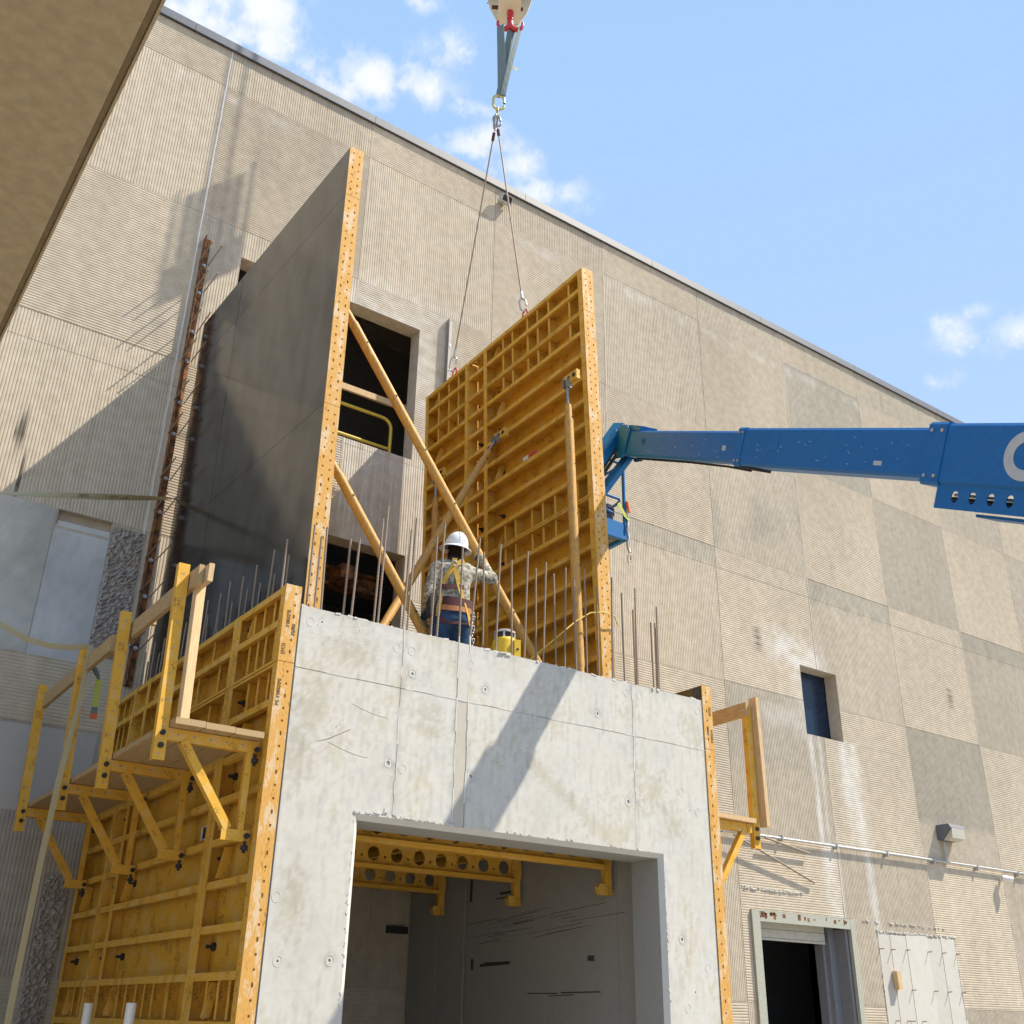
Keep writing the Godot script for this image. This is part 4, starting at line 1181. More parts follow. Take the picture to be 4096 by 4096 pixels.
# ---------------------------------------------------------------- braces, brackets, scaffold, bars
func pipe_brace(called: String, label: String, a: Vector3, b: Vector3, r: float, screw_at_top: bool) -> void:
	var t := thing(called, label, "brace", Transform3D.IDENTITY, "yellow pipe braces of the upper forms")
	var d := (b - a).normalized()
	var mb := MB.new()
	var s := 0.34 if screw_at_top else 0.06
	mb.tube([a + d * s, a + d * (s + 0.05), a + d * (s + 0.18), a + d * (s + 0.2), b - d * 0.2, b - d * 0.18, b], [r * 0.72, r * 0.78, r * 0.82, r, r, r * 0.9, r * 0.85], 14)
	part(t, "pipe", mb, M.pipe)
	if screw_at_top:
		var sm := MB.new(); sm.tube([a + d * 0.05, a + d * (s + 0.02)], r * 0.36, 8); part(t, "screw", sm, M.steel)
		var cl := MB.new()
		cl.bar(a - d * 0.02 + Vector3(0, 0, -0.035), a + d * 0.11 + Vector3(0, 0, -0.035), 0.012, 0.075, Vector3(1, 0, 0)); cl.bar(a - d * 0.02 + Vector3(0, 0, 0.035), a + d * 0.11 + Vector3(0, 0, 0.035), 0.012, 0.075, Vector3(1, 0, 0))
		part(t, "clevis", cl, M.steel)
		var sh := MB.new(); sh.box(a + Vector3(0.03, 0.02, 0.05), Vector3(0.05, 0.12, 0.24)); part(t, "shoe", sh, M.yellow)
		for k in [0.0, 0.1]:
			var h := MB.new(); h.tube([a + Vector3(0.0, 0.02, k + 0.02), a + Vector3(-0.004, 0.02, k + 0.02)], 0.028, 10); part(t, "dark_shoe_disc", h, M.dark)  # dark discs on the shoe, the shade of its holes put into colour
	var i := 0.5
	while i < a.distance_to(b) - 0.3:                            # dark discs painted for the shade inside pin holes
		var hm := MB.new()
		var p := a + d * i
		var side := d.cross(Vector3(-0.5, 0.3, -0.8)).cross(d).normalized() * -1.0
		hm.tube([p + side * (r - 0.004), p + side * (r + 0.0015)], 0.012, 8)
		part(t, "dark_pin_disc", hm, M.dark)
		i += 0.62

func build_braces() -> void:
	pipe_brace("pipe_brace", "long yellow pipe brace crossing behind the worker's hard hat", Vector3(0.56, 8.25, 3.75), Vector3(3.36, 4.55, 3.75), 0.048, false)
	pipe_brace("pipe_brace", "short yellow pipe brace beside the grey form, crossing the dark doorway", Vector3(0.56, 6.52, 3.75), Vector3(2.05, 4.55, 3.75), 0.046, false)
	pipe_brace("pipe_brace", "yellow pipe brace rising right from the deck to the hanging form's middle", Vector3(3.52, 8.37, 2.26), Vector3(1.12, 4.2, 3.2), 0.045, true)
	pipe_brace("pipe_brace", "yellow pipe brace hanging upright near the front edge of the form", Vector3(3.46, 8.42, 3.77), Vector3(3.50, 4.75, 3.90), 0.052, true)
	pipe_brace("pipe_brace", "yellow pipe brace hanging upright at the back of the hanging form", Vector3(3.46, 8.36, 0.89), Vector3(3.50, 4.75, 1.06), 0.052, true)

func channel(mb: MB, a: Vector3, b: Vector3, w: float, fl: float, face: Vector3) -> void:      # web w wide looking along face, flanges fl deep behind it
	var d := (b - a).normalized()
	var s := d.cross(face).normalized()
	mb.bar(a, b, w, 0.007, face)
	mb.bar(a + s * (w / 2 - 0.0035) - face * (fl / 2 + 0.004), b + s * (w / 2 - 0.0035) - face * (fl / 2 + 0.004), 0.007, fl, face)
	mb.bar(a - s * (w / 2 - 0.0035) - face * (fl / 2 + 0.004), b - s * (w / 2 - 0.0035) - face * (fl / 2 + 0.004), 0.007, fl, face)

# a walkway bracket hung on a form: side -1 sticks out to the left, +1 to the right
func bracket(label: String, x: float, z: float, side: float, lean: float) -> void:
	var t := thing("walkway_bracket", label, "bracket", at(x, 0, z), "yellow walkway brackets on the forms")
	var F := Vector3(0, 0, 1)
	var arm := MB.new(); channel(arm, Vector3(side * 0.72, 3.475, 0), Vector3(side * 0.01, 3.475, 0), 0.085, 0.045, F); part(t, "arm", arm, M.yellow)
	var dg := MB.new(); dg.bar(Vector3(side * 0.57, 3.44, -0.02), Vector3(side * 0.17, 2.885, -0.02), 0.06, 0.06, F); part(t, "diagonal", dg, M.yellow)
	var lg := MB.new(); lg.bar(Vector3(side * 0.075, 3.44, -0.02), Vector3(side * 0.075, 2.885, -0.02), 0.045, 0.045, F); part(t, "leg", lg, M.yellow)
	var so := MB.new(); channel(so, Vector3(side * 0.215, 2.845, 0.005), Vector3(side * 0.005, 2.845, 0.005), 0.078, 0.05, F); part(t, "shoe", so, M.yellow)
	var po := MB.new()
	channel(po, Vector3(side * 0.735, 3.285, 0.012), Vector3(side * (0.735 + lean), 4.745, 0.012), 0.085, 0.05, F)
	part(t, "post", po, M.yellow)
	for q in [[0.735, 3.385], [0.735, 3.475], [0.03, 3.455], [0.03, 2.845]]:
		var bm := MB.new(); bm.tube([Vector3(side * q[0], q[1], 0.012), Vector3(side * q[0], q[1], 0.034)], 0.021, 6); part(t, "bolt", bm, M.dark)
	for i in 8:
		var hm := MB.new()
		var y := 3.33 + i * 0.19
		hm.tube([Vector3(side * (0.735 + lean * i / 8.0), y, 0.012), Vector3(side * (0.735 + lean * i / 8.0), y, 0.0168)], 0.008, 6); part(t, "rivet", hm, M.steel)
	for i in 5:
		var hm := MB.new(); hm.tube([Vector3(side * (0.14 + i * 0.12), 3.478, 0.0), Vector3(side * (0.14 + i * 0.12), 3.478, 0.0048)], 0.009, 6); part(t, "rivet", hm, M.steel)
	for q in [3.37, 2.76]:
		var nb := MB.new(); nb.tube([Vector3(side * 0.035, q + 0.05, 0.01), Vector3(side * 0.035, q - 0.03, 0.01)], 0.012, 6); nb.tube([Vector3(side * 0.035, q - 0.01, 0.01), Vector3(side * 0.035, q + 0.02, 0.01)], 0.026, 6); part(t, "hook_bolt", nb, M.dark)

func plank(called: String, label: String, a: Vector3, b: Vector3, w: float, h: float, m: Material, up := Vector3.UP, group := "", cat := "plank") -> void:
	var mb := MB.new()
	mb.cbar(a, b, w, h, 0.003, up)
	solo(called, mb, m, label, cat, group)

func build_brackets() -> void:
	bracket("frontmost walkway bracket on left form, its post beside an upright timber", -0.04, 4.52, -1.0, 0.035)
	bracket("second walkway bracket from the front on the left form", -0.04, 3.2, -1.0, 0.055)
	bracket("third walkway bracket on the left form, post wrapped with a strap", -0.04, 1.97, -1.0, 0.055)
	bracket("rearmost walkway bracket on left form, nearest to the warehouse wall", -0.04, 0.45, -1.0, 0.055)
	bracket("single walkway bracket on the form at the tower's right side", 4.585, 4.42, 1.0, 0.02)
	var names := ["outer", "middle", "inner"]
	for i in 3:
		var x := -0.625 + i * 0.225
		plank("scaffold_plank", names[i] + " plank of the near left walkway, its sawn end towards the viewer", Vector3(x, 3.545, 4.66 - 0.012 * i), Vector3(x, 3.545, 2.0), 0.217, 0.045, M.wood_old, Vector3.UP, "planks of the left walkway")
		plank("scaffold_plank", names[i] + " plank of the far left walkway near the warehouse", Vector3(x + 0.004, 3.545, 1.99), Vector3(x, 3.545, 0.32), 0.217, 0.045, M.wood_old, Vector3.UP, "planks of the left walkway")
		plank("scaffold_plank", names[2 - i] + " plank of the short walkway on the tower's right side", Vector3(4.72 + i * 0.225, 3.545, 4.50 - 0.01 * i), Vector3(4.72 + i * 0.225, 3.545, 2.2), 0.217, 0.045, M.wood_z, Vector3.UP, "planks of the right walkway")
	plank("guard_board", "weathered guard board along the front half of the left walkway posts", Vector3(-0.735, 4.62, 4.72), Vector3(-0.745, 4.60, 2.55), 0.04, 0.15, M.wood_old, Vector3.UP, "guard boards of the walkways", "board")
	plank("guard_board", "weathered guard board along the rear half of the left walkway posts", Vector3(-0.785, 4.60, 2.75), Vector3(-0.785, 4.58, 0.42), 0.04, 0.15, M.wood_old, Vector3.UP, "guard boards of the walkways", "board")
	plank("guard_board", "guard board running back from the right bracket's upright timber", Vector3(5.31, 4.70, 4.45), Vector3(5.31, 4.66, 2.2), 0.04, 0.15, M.wood_old, Vector3.UP, "guard boards of the walkways", "board")
	plank("upright_timber", "upright timber standing on the left walkway's front end", Vector3(-0.655, 3.57, 4.56), Vector3(-0.685, 4.60, 4.575), 0.09, 0.04, M.wood_y, Vector3(0.5, 0, 1).normalized(), "", "timber")
	plank("upright_timber", "upright timber on the outer edge of the right walkway", Vector3(5.42, 3.50, 4.46), Vector3(5.405, 4.83, 4.46), 0.05, 0.10, M.wood_y, Vector3(0, 0, 1), "", "timber")
	plank("wood_cleat", "short wood cleat on the left guard board between the posts", Vector3(-0.70, 4.56, 3.55), Vector3(-0.70, 4.68, 3.55), 0.05, 0.05, M.wood_y, Vector3(0, 0, 1), "", "wood block")
	plank("wood_cleat", "short wood stub beside the frontmost left post's top", Vector3(-0.69, 4.62, 4.80), Vector3(-0.69, 4.62, 4.5), 0.04, 0.14, M.wood_y, Vector3.UP, "", "wood block")

func build_rebar() -> void:
	var proto := MB.new()                                       # one metre of ribbed bar
	proto.tube([Vector3(0, 0, 0), Vector3(0, 1, 0)], 0.0085, 7)
	var y := 0.02
	while y < 0.99:
		proto.tube([Vector3(0, y, 0), Vector3(0, y + 0.009, 0)], 0.0105, 6, true)
		y += 0.026
	var mesh := proto.mesh()
	var put := func(a: Vector3, b: Vector3, label: String, group: String) -> void:
		var o := inst(self, "rebar", mesh, M.rebar)
		var d := b - a
		var q := Basis(Quaternion(Vector3.UP, d.normalized()))
		o.transform = Transform3D(q.scaled_local(Vector3(1, d.length(), 1)), a)
		tag(o, label, "rebar", group)
	var front := [[0.35, 0.33, 5.39, 4.48], [0.57, 0.58, 5.37, 4.43], [0.58, 0.6, 5.33, 4.56], [0.93, 0.95, 5.72, 4.28], [0.81, 0.83, 5.69, 4.59], [1.06, 1.09, 5.55, 4.56], [1.11, 1.14, 5.68, 4.55], [1.50, 1.52, 5.7, 4.28], [1.39, 1.42, 5.7, 4.57], [1.80, 1.80, 5.68, 4.28], [0.28, 0.28, 5.28, 4.5], [0.28, 0.28, 5.45, 4.34], [1.72, 1.8, 5.66, 4.57], [2.04, 2.02, 5.67, 4.31], [2.0, 2.03, 5.66, 4.57], [2.19, 2.17, 5.55, 4.55], [2.37, 2.4, 5.72, 4.49], [2.66, 2.65, 5.68, 4.28], [2.54, 2.57, 5.63, 4.55], [2.90, 2.87, 5.68, 4.28], [3.0, 3.02, 5.78, 4.28], [3.0, 2.98, 5.59, 4.46], [3.28, 3.26, 5.82, 4.28], [3.36, 3.35, 5.63, 4.36], [3.4, 3.42, 5.7, 4.51], [3.60, 3.60, 5.72, 4.30], [3.88, 3.9, 5.76, 4.32], [4.13, 4.12, 5.44, 4.30], [4.18, 4.18, 5.39, 4.31], [4.21, 4.22, 5.64, 4.29], [3.75, 3.74, 5.68, 4.29]]
	for f in front:
		put.call(Vector3(f[0], 4.56, f[3]), Vector3(f[1], f[2], f[3]), "steel rebar standing in a row along the top of the front concrete wall", "rebar along the front wall")
	for i in 13:
		var z := 4.05 - i * 0.305
		put.call(Vector3(0.165, 4.45, z), Vector3(0.165 + rng.randf_range(-0.02, 0.02), 5.36 + rng.randf_range(-0.05, 0.04), z + rng.randf_range(-0.02, 0.02)), "steel rebar standing in the left side wall before the dark form", "rebar along the left wall")
		put.call(Vector3(0.25, 4.45, z - 0.13), Vector3(0.25 + rng.randf_range(-0.02, 0.02), 5.27 + rng.randf_range(-0.05, 0.04), z - 0.13 + rng.randf_range(-0.02, 0.02)), "steel rebar standing in the left side wall before the dark form", "rebar along the left wall")
	for q in [[4.40, 5.57, 4.05], [4.37, 5.6, 3.8], [4.20, 5.7, 3.95], [4.40, 5.75, 3.55], [4.19, 5.6, 3.6], [4.38, 5.5, 3.2]]:
		put.call(Vector3(q[0], 4.45, q[2]), Vector3(q[0] + rng.randf_range(-0.015, 0.015), q[1], q[2]), "steel rebar standing in the right side wall beyond the hanging form", "rebar along the right wall")

func build_deck_shoring() -> void:
	# joists carrying the deck form inside the doorway
	var ends := [[3.84, "nearest yellow deck beam under the ceiling inside the doorway"], [2.36, "middle yellow deck beam with round holes inside the doorway"], [0.86, "rearmost yellow deck beam inside the doorway by the warehouse wall"]]
	for e in ends:
		var t := thing("deck_beam", e[1], "beam", at(0, 0, e[0]), "yellow deck beams inside the doorway")
		var w := MB.new()
		var hs := []
		for i in 13: hs.append([0.18 + i * 0.26, 0.115, 0.068, 0.072])
		for i in 13: hs.append([0.31 + i * 0.26, 0.09, 0.015, 0.015])
		w.plate(Vector3(0.38, 3.04, 0.004), Vector3(3.42, 0, 0), Vector3(0, 0.20, 0), hs, 0.008)
		w.plate(Vector3(3.80, 3.04, -0.004), Vector3(-3.42, 0, 0), Vector3(0, 0.20, 0), hs.map(func(h): return [3.42 - h[0], h[1], h[2], h[3]]), 0.0)
		part(t, "web", w, M.yellow)
		var fl := MB.new(); fl.ext(Vector3(0.38, 3.012, -0.04), Vector3(3.80, 3.04, 0.04)); fl.ext(Vector3(0.38, 3.018, 0.04), Vector3(3.80, 3.052, 0.052)); part(t, "bottom_flange", fl, M.yellow)
		var fu := MB.new(); fu.ext(Vector3(0.38, 3.24, -0.04), Vector3(3.80, 3.268, 0.04)); part(t, "top_flange", fu, M.yellow)
		var hg := MB.new()
		hg.prism([Vector2(3.78, 3.27), Vector2(3.88, 3.27), Vector2(3.895, 3.12), Vector2(3.875, 3.0), Vector2(3.885, 2.78), Vector2(3.74, 2.78), Vector2(3.72, 2.85), Vector2(3.74, 2.88), Vector2(3.80, 2.88), Vector2(3.80, 3.03), Vector2(3.77, 3.1)], Transform3D(Basis.IDENTITY, Vector3(0, 0, -0.03)), 0.06)
		part(t, "hanger", hg, M.yellow)
	var jl := ["first", "second", "third", "fourth", "fifth", "sixth", "seventh"]
	for i in 7:
		var mb := MB.new()
		var x := 0.75 + i * 0.48
		mb.ext(Vector3(x, 3.27, 0.1), Vector3(x + 0.07, 3.33, 4.2)); mb.ext(Vector3(x + 0.025, 3.33, 0.1), Vector3(x + 0.045, 3.42, 4.2)); mb.ext(Vector3(x, 3.42, 0.1), Vector3(x + 0.07, 3.45, 4.2))
		solo("deck_joist", mb, M.yellow, jl[i] + " yellow joist from the left lying across the deck beams", "joist", "yellow deck joists")
	var pw := MB.new(); pw.ext(Vector3(0.36, 3.455, 0.05), Vector3(3.93, 3.495, 4.22))
	solo("deck_plywood", pw, M.plywood, "plywood deck sheet on the yellow joists under the slab", "plywood")

# ---------------------------------------------------------------- crane rigging, boom lift, straps
func build_rigging() -> void:
	var Z := 2.2
	var b := thing("hook_block", "white and red crane hook block at the top of the picture", "hook block", at(3.58, 16.0, Z))
	var B := Basis(Vector3.UP, -0.55)
	for s in [-1.0, 1.0]:
		var p := MB.new()
		p.prism([Vector2(-0.17, 0.30), Vector2(0.15, 0.24), Vector2(0.30, 0.55), Vector2(0.42, 1.05), Vector2(0.30, 1.6), Vector2(0.0, 1.8), Vector2(-0.30, 1.6), Vector2(-0.40, 1.05), Vector2(-0.30, 0.6)], Transform3D(B, B * Vector3(0, 0, s * 0.26 - 0.015)), 0.03)
		part(b, "cheek_plate", p, M.cream)
		for i in 5:
			var st := MB.new()
			var x := -0.36 + i * 0.15
			st.prism([Vector2(x, 0.75), Vector2(x + 0.07, 0.75), Vector2(x + 0.15, 0.9), Vector2(x + 0.08, 0.9)], Transform3D(B, B * Vector3(0, 0, s * 0.2765 - (0.0 if s > 0 else 0.003))), 0.003)
			part(b, "warning_stripe", st, M.red)
		var lo := MB.new()
		lo.prism([Vector2(-0.20, 0.42), Vector2(0.10, 0.40), Vector2(0.12, 0.50), Vector2(-0.22, 0.52)], Transform3D(B, B * Vector3(0, 0, s * 0.2765 - (0.0 if s > 0 else 0.003))), 0.003)
		part(b, "warning_stripe", lo, M.red)
	for k in [-0.17, -0.085, 0.0, 0.085, 0.17]:
		var sv := MB.new()
		sv.tube([B * Vector3(0, 1.2, k - 0.035), B * Vector3(0, 1.2, k + 0.035)], 0.40, 24); part(b, "sheave", sv, M.steel)
	var tr := MB.new(); tr.box(B * Vector3(0, 0.33, 0), Vector3(0.36, 0.14, 0.48), B); part(b, "trunnion", tr, M.cream)
	var pn := MB.new(); pn.tube([B * Vector3(-0.28, 0.33, 0), B * Vector3(0.22, 0.33, 0)], 0.03, 10); part(b, "pin", pn, M.maroon)
	var sk := MB.new(); sk.tube([Vector3(0.02, 0.30, 0), Vector3(0.02, 0.08, 0)], 0.052, 14); part(b, "shank", sk, M.red)
	# the hook itself, two-pronged
	for s in [-1.0, 1.0]:
		var hk := MB.new()
		var pts := []; var rad := []
		for i in 12:
			var a := lerpf(-0.3, 3.5, i / 11.0)
			pts.append(B * Vector3(s * (0.10 - 0.10 * cos(a)) + 0.02, -0.02 - 0.13 * sin(a), 0)); rad.append(lerpf(0.052, 0.018, pow(i / 11.0, 1.5)))
		hk.tube(pts, rad, 10); part(b, "hook", hk, M.red)
	for q in [Vector3(-0.32, 1.2, -0.07), Vector3(0.32, 1.2, -0.07), Vector3(-0.32, 1.2, 0.07), Vector3(0.32, 1.2, 0.07)]:
		var hr := MB.new(); hr.tube([B * q, B * q + Vector3(0, 16, 0)], 0.012, 7); part(b, "hoist_rope", hr, M.steel)
	# web sling from the hook to the ring
	var ring_at := Vector3(3.43, 14.17, Z)
	var sl := thing("web_sling", "dark green lifting sling looped over the red crane hook", "sling")
	var top := Vector3(3.58, 15.88, Z)
	var W := Vector3(0.9, 0, 0.4).normalized()
	for q in [[-0.15, 0.02, 0.030, 0.13], [0.03, -0.01, 0.015, 0.09], [0.16, 0.04, 0.040, 0.08], [0.10, -0.03, 0.0, 0.07]]:
		var mb := MB.new()
		var pts := []; var ac := []
		for i in 9:
			var f := i / 8.0
			pts.append(top.lerp(ring_at + Vector3(0, 0.13, 0), f) + W * q[0] * pow(1.0 - f, 1.2) + Vector3(0, 0, q[1]) + W * q[2] * f)
			ac.append(W.rotated(Vector3.UP, 0.9 * q[0] * 6.0 * (1.0 - f)))
		mb.ribbon(pts, ac, q[3], 0.006)
		part(sl, "strand", mb, M.sling)
	var tg := MB.new(); tg.ribbon([Vector3(3.53, 15.05, Z + 0.05), Vector3(3.68, 14.98, Z + 0.06), Vector3(3.72, 15.03, Z + 0.05)], [Vector3.UP, Vector3.UP, Vector3.UP], 0.05); part(sl, "tag", tg, M.webbing)
	# oblong ring, shackle, bridle ropes
	var rg := thing("master_link", "oblong yellow lifting ring between sling and wire ropes", "lifting ring")
	var r1 := MB.new(); r1.ring(ring_at, Basis(W, Vector3.UP, W.cross(Vector3.UP)), 0.085, 0.085, 0.02, 0.055, 24); part(rg, "ring", r1, M.gold)
	var r2 := MB.new(); r2.ring(ring_at + Vector3(-0.02, -0.22, 0), Basis(Vector3(-0.4, 0, 0.9).normalized(), Vector3.UP, W), 0.04, 0.05, 0.014, 0.045, 20); part(rg, "connecting_link", r2, M.gold)
	var eye := ring_at + Vector3(-0.03, -0.36, 0)
	for q in [[Vector3(3.68, 10.32, 2.56), 0.05, "wire rope from the ring to the hanging form's front lug"], [Vector3(3.66, 10.28, 0.86), -0.05, "wire rope from the ring to the hanging form's rear lug"]]:
		var t := thing("wire_rope", q[2], "wire rope", Transform3D.IDENTITY, "bridle ropes of the crane")
		var end: Vector3 = q[0]
		var d := (end - eye).normalized()
		var e := MB.new(); e.ring(eye + d * 0.07 + Vector3(0, 0.03, 0), Basis(Vector3(0.75, 0, q[1] * 12).normalized(), -d, d.cross(Vector3.RIGHT).normalized()), 0.05, 0.06, 0.016, 0.05, 18); part(t, "eye", e, M.steel)
		var fr := MB.new(); fr.tube([eye + d * 0.22, eye + d * 0.34], 0.024, 8); part(t, "ferrule", fr, M.maroon)
		var ro := MB.new(); ro.tube([eye + d * 0.2, end - d * 0.12], 0.011, 8); part(t, "rope", ro, M.rebar)
		var f2 := MB.new(); f2.tube([end - d * 0.22, end - d * 0.12], 0.020, 8); part(t, "ferrule", f2, M.steel_bright)
		var e2 := MB.new(); e2.ring(end, Basis(Vector3(0.8, 0, 0.6), -d, d.cross(Vector3.RIGHT).normalized()), 0.045, 0.055, 0.012, 0.05, 18); part(t, "eye", e2, M.galv)
		var sh := thing("shackle", "small red shackle joining a rope to the %s lifting lug" % ("front" if q[1] > 0 else "rear"), "shackle", Transform3D.IDENTITY, "red shackles on the form's lugs")
		var s1 := MB.new()
		var arc := []
		for i in 11:
			var a := PI * i / 10.0
			arc.append(end + Vector3(0.035, -0.11, 0) + Vector3(0.0, 0.05 * sin(a) - 0.01, 0.05 * cos(a)))
		arc.push_front(arc[0] + Vector3(0, -0.09, -0.008)); arc.append(arc[-1] + Vector3(0, -0.09, 0.008))
		s1.tube(arc, 0.013, 8); part(sh, "bow", s1, M.red)
		var s2 := MB.new(); s2.tube([end + Vector3(0.035, -0.19, -0.08), end + Vector3(0.035, -0.19, 0.08)], 0.013, 8); part(sh, "pin", s2, M.red)

func build_lift() -> void:
	var D := Vector3(-0.22925, -0.47530, 0.84943).normalized()    # from the tip towards the machine
	var P1 := Vector3(4.0569, 6.7743, 5.8820)
	var t := thing("boom_lift", "long blue telescopic boom lift reaching in from the right", "boom lift")
	var S := D.cross(Vector3.UP).normalized()                    # right of the boom seen from the tip
	var U := S.cross(D).normalized()
	var L := -S if S.x > 0 else S                                # the side towards the camera
	var sec := func(a: float, b: float, w: float, h: float, nm: String, off: float) -> void:
		var mb := MB.new()
		mb.cbar(P1 + D * a + U * off, P1 + D * b + U * off, w, h, 0.022, U)
		part(t, nm, mb, M.blue)
	sec.call(-2.80, 0.12, 0.24, 0.315, "inner_boom", 0.0)
	sec.call(0.0, 2.95, 0.285, 0.372, "middle_boom", -0.004)
	sec.call(2.78, 11.0, 0.34, 0.44, "outer_boom", -0.012)
	# edge strips and collars
	for q in [[-0.02, 0.10, 0.297, 0.384, -0.004], [2.76, 2.95, 0.356, 0.456, -0.012]]:
		var c := part(t, "collar", MB.new(), M.blue)
		var cm := MB.new(); cm.cbar(P1 + D * q[0] + U * q[4], P1 + D * q[1] + U * q[4], q[2], q[3], 0.02, U); c.mesh = cm.mesh()
		for a in [0.25, 0.8]:
			for v in [-0.36, 0.36]:
				var bm := MB.new()
				var p: Vector3 = P1 + D * lerpf(q[0], q[1], a) + U * (q[4] + v * q[3]) + L * (q[2] / 2)
				bm.tube([p, p + L * 0.012], 0.014, 8); part(c, "bolt", bm, M.steel_bright)
	var pl := MB.new()
	var T := Transform3D(Basis(D, U, D.cross(U)), P1 + D * 0.6 + U * 0.03 + L * 0.1425)
	var oval := []
	for i in 20:
		var a := TAU * i / 20
		oval.append(Vector2(0.13 * signf(cos(a)) * pow(absf(cos(a)), 0.5), 0.07 * signf(sin(a)) * pow(absf(sin(a)), 0.5)))
	pl.prism(oval, Transform3D(T.basis, T.origin - T.basis.z * 0.002), 0.005)
	part(t, "cover_plate", pl, M.blue)
	var pv := MB.new(); var pp := P1 - D * 2.25 + U * 0.03 + L * 0.12; pv.tube([pp, pp + L * 0.012], 0.04, 14); part(t, "pin_boss", pv, M.blue)
	var pq := MB.new(); pq.tube([pp + L * 0.012, pp + L * 0.016], 0.016, 10); part(t, "dark_pin_disc", pq, M.dark)  # dark disc on the boss stands in for a shaded hole
	# cable tray under the outer section, with cut-outs
	var tr := MB.new()
	var hs := []
	for i in 6: hs.append([0.19 + i * 0.17, 0.09, 0.036, 0.045])
	tr.plate(P1 + D * 2.93 - U * 0.40 + L * 0.15, D * 2.2, U * 0.17, hs, 0.008) if (D.cross(U)).dot(L) > 0 else tr.plate(P1 + D * 5.13 - U * 0.40 + L * 0.15, -D * 2.2, U * 0.17, hs.map(func(h): return [2.2 - h[0], h[1], h[2], h[3]]), 0.008)
	tr.plate(P1 + D * 2.93 - U * 0.40 + L * 0.142, D * 2.2, U * 0.17, hs, 0.0)
	part(t, "cable_tray", tr, M.blue)
	var tq := MB.new(); tq.bar(P1 + D * 3.3 - U * 0.42, P1 + D * 5.1 - U * 0.42, 0.2, 0.02, U); part(t, "tray_bottom", tq, M.blue)
	for k in 3:
		var hz := MB.new(); hz.tube([P1 + D * 2.9 - U * (0.28 + 0.03 * k) + L * (0.04 * k - 0.04), P1 + D * 5.1 - U * (0.30 + 0.03 * k) + L * (0.04 * k - 0.04)], 0.014, 7); part(t, "hose", hz, M.steel_bright if k == 0 else M.dark)
	# the grey letter on the outer section: a round G cut by the picture's edge
	var gl := MB.new()
	var gc := P1 + D * 3.72 - U * 0.012 + L * 0.1715
	var gb := Basis(-D if (-D).cross(U).dot(L) > 0 else D, U, L)
	var sgn := 1.0 if gb.x.dot(D) > 0 else -1.0
	for i in 30:
		var a0 := deg_to_rad(40.0 + i * 10.0); var a1 := deg_to_rad(50.0 + i * 10.0)
		var f := func(a: float, r: float) -> Vector3: return gc + D * (0.19 * r * cos(a)) + U * (0.165 * r * sin(a)) + L * 0.0015
		var p0: Vector3 = f.call(a0, 1.0); var p1: Vector3 = f.call(a1, 1.0); var p2: Vector3 = f.call(a1, 0.56); var p3: Vector3 = f.call(a0, 0.56)
		if (p1 - p0).cross(p3 - p0).dot(L) > 0: gl.quad(p0, p1, p2, p3)
		else: gl.quad(p3, p2, p1, p0)
	gl.box(gc + D * 0.10 - U * 0.03 + L * 0.001, Vector3(0.14, 0.06, 0.002), Basis(D, U, D.cross(U)))
	part(t, "letter", gl, M.grey_paint)
	# scratches, grease and labels on the side of the boom
	var scr := MB.new()
	for i in 46:
		var f := rng.randf_range(-2.2, 2.6)
		var hw := 0.1202 if f < -0.05 else 0.1427
		scr.box(P1 + D * f + U * rng.randf_range(-0.12, 0.10) + L * hw, Vector3(rng.randf_range(0.01, 0.05), rng.randf_range(0.0015, 0.004), 0.0006), Basis(D, U, D.cross(U)) * Basis(Vector3.BACK, rng.randf_range(-0.7, 0.3)))
	stuff(t, "scratch", scr, M.grey_paint)
	for q in [[-0.30, -0.02, 0.1202, 0.07, 0.05], [2.2, -0.10, 0.1427, 0.10, 0.035]]:
		var lb := MB.new(); lb.box(P1 + D * q[0] + U * q[1] + L * (q[2] + 0.0005), Vector3(q[3], q[4], 0.0012), Basis(D, U, D.cross(U))); part(t, "label", lb, M.grey_paint)
	var pad := MB.new(); pad.bar(P1 - D * 0.05 - U * 0.185, P1 + D * 0.28 - U * 0.2, 0.22, 0.03, U); part(t, "wear_pad", pad, M.dark)
	var hs1 := MB.new(); hs1.tube([P1 + D * 0.1 - U * 0.215, P1 - D * 0.35 - U * 0.19, P1 - D * 1.2 - U * 0.172, P1 - D * 2.6 - U * 0.168], 0.012, 7); part(t, "hose", hs1, M.dark)
	# boom head and jib
	var H := P1 - D * 2.92
	for s in [-1.0, 1.0]:
		var hp := MB.new()
		var base: Vector3 = H + S * s * 0.128
		hp.prism([Vector2(0.26, 0.155), Vector2(0.16, 0.22), Vector2(-0.04, 0.22), Vector2(-0.18, 0.08), Vector2(-0.16, -0.10), Vector2(0.0, -0.20), Vector2(0.20, -0.18)], Transform3D(Basis(D, U, D.cross(U)), base), 0.014)
		part(t, "head_plate", hp, M.blue)
	var hd := MB.new(); hd.bar(H - D * 0.22 + U * 0.02, H + D * 0.1 + U * 0.02, 0.2, 0.28, U); hd.tube([H - D * 0.12 + U * 0.1 - S * 0.17, H - D * 0.12 + U * 0.1 + S * 0.17], 0.06, 12); part(t, "head_casting", hd, M.blue)
	var ca := MB.new(); ca.bar(H + D * 0.05 + U * 0.20, H + D * 0.5 + U * 0.185, 0.22, 0.06, U); part(t, "head_cap", ca, M.blue)
	# parallel jib arms down to the basket
	var j0 := Vector3(4.72, 8.46, 3.26); var j1 := Vector3(4.12, 7.52, 3.20)
	var ja := MB.new(); ja.cbar(j0, j1, 0.17, 0.17, 0.012, Vector3(0.6, 0.5, 0.5).normalized()); part(t, "jib_arm", ja, M.blue)
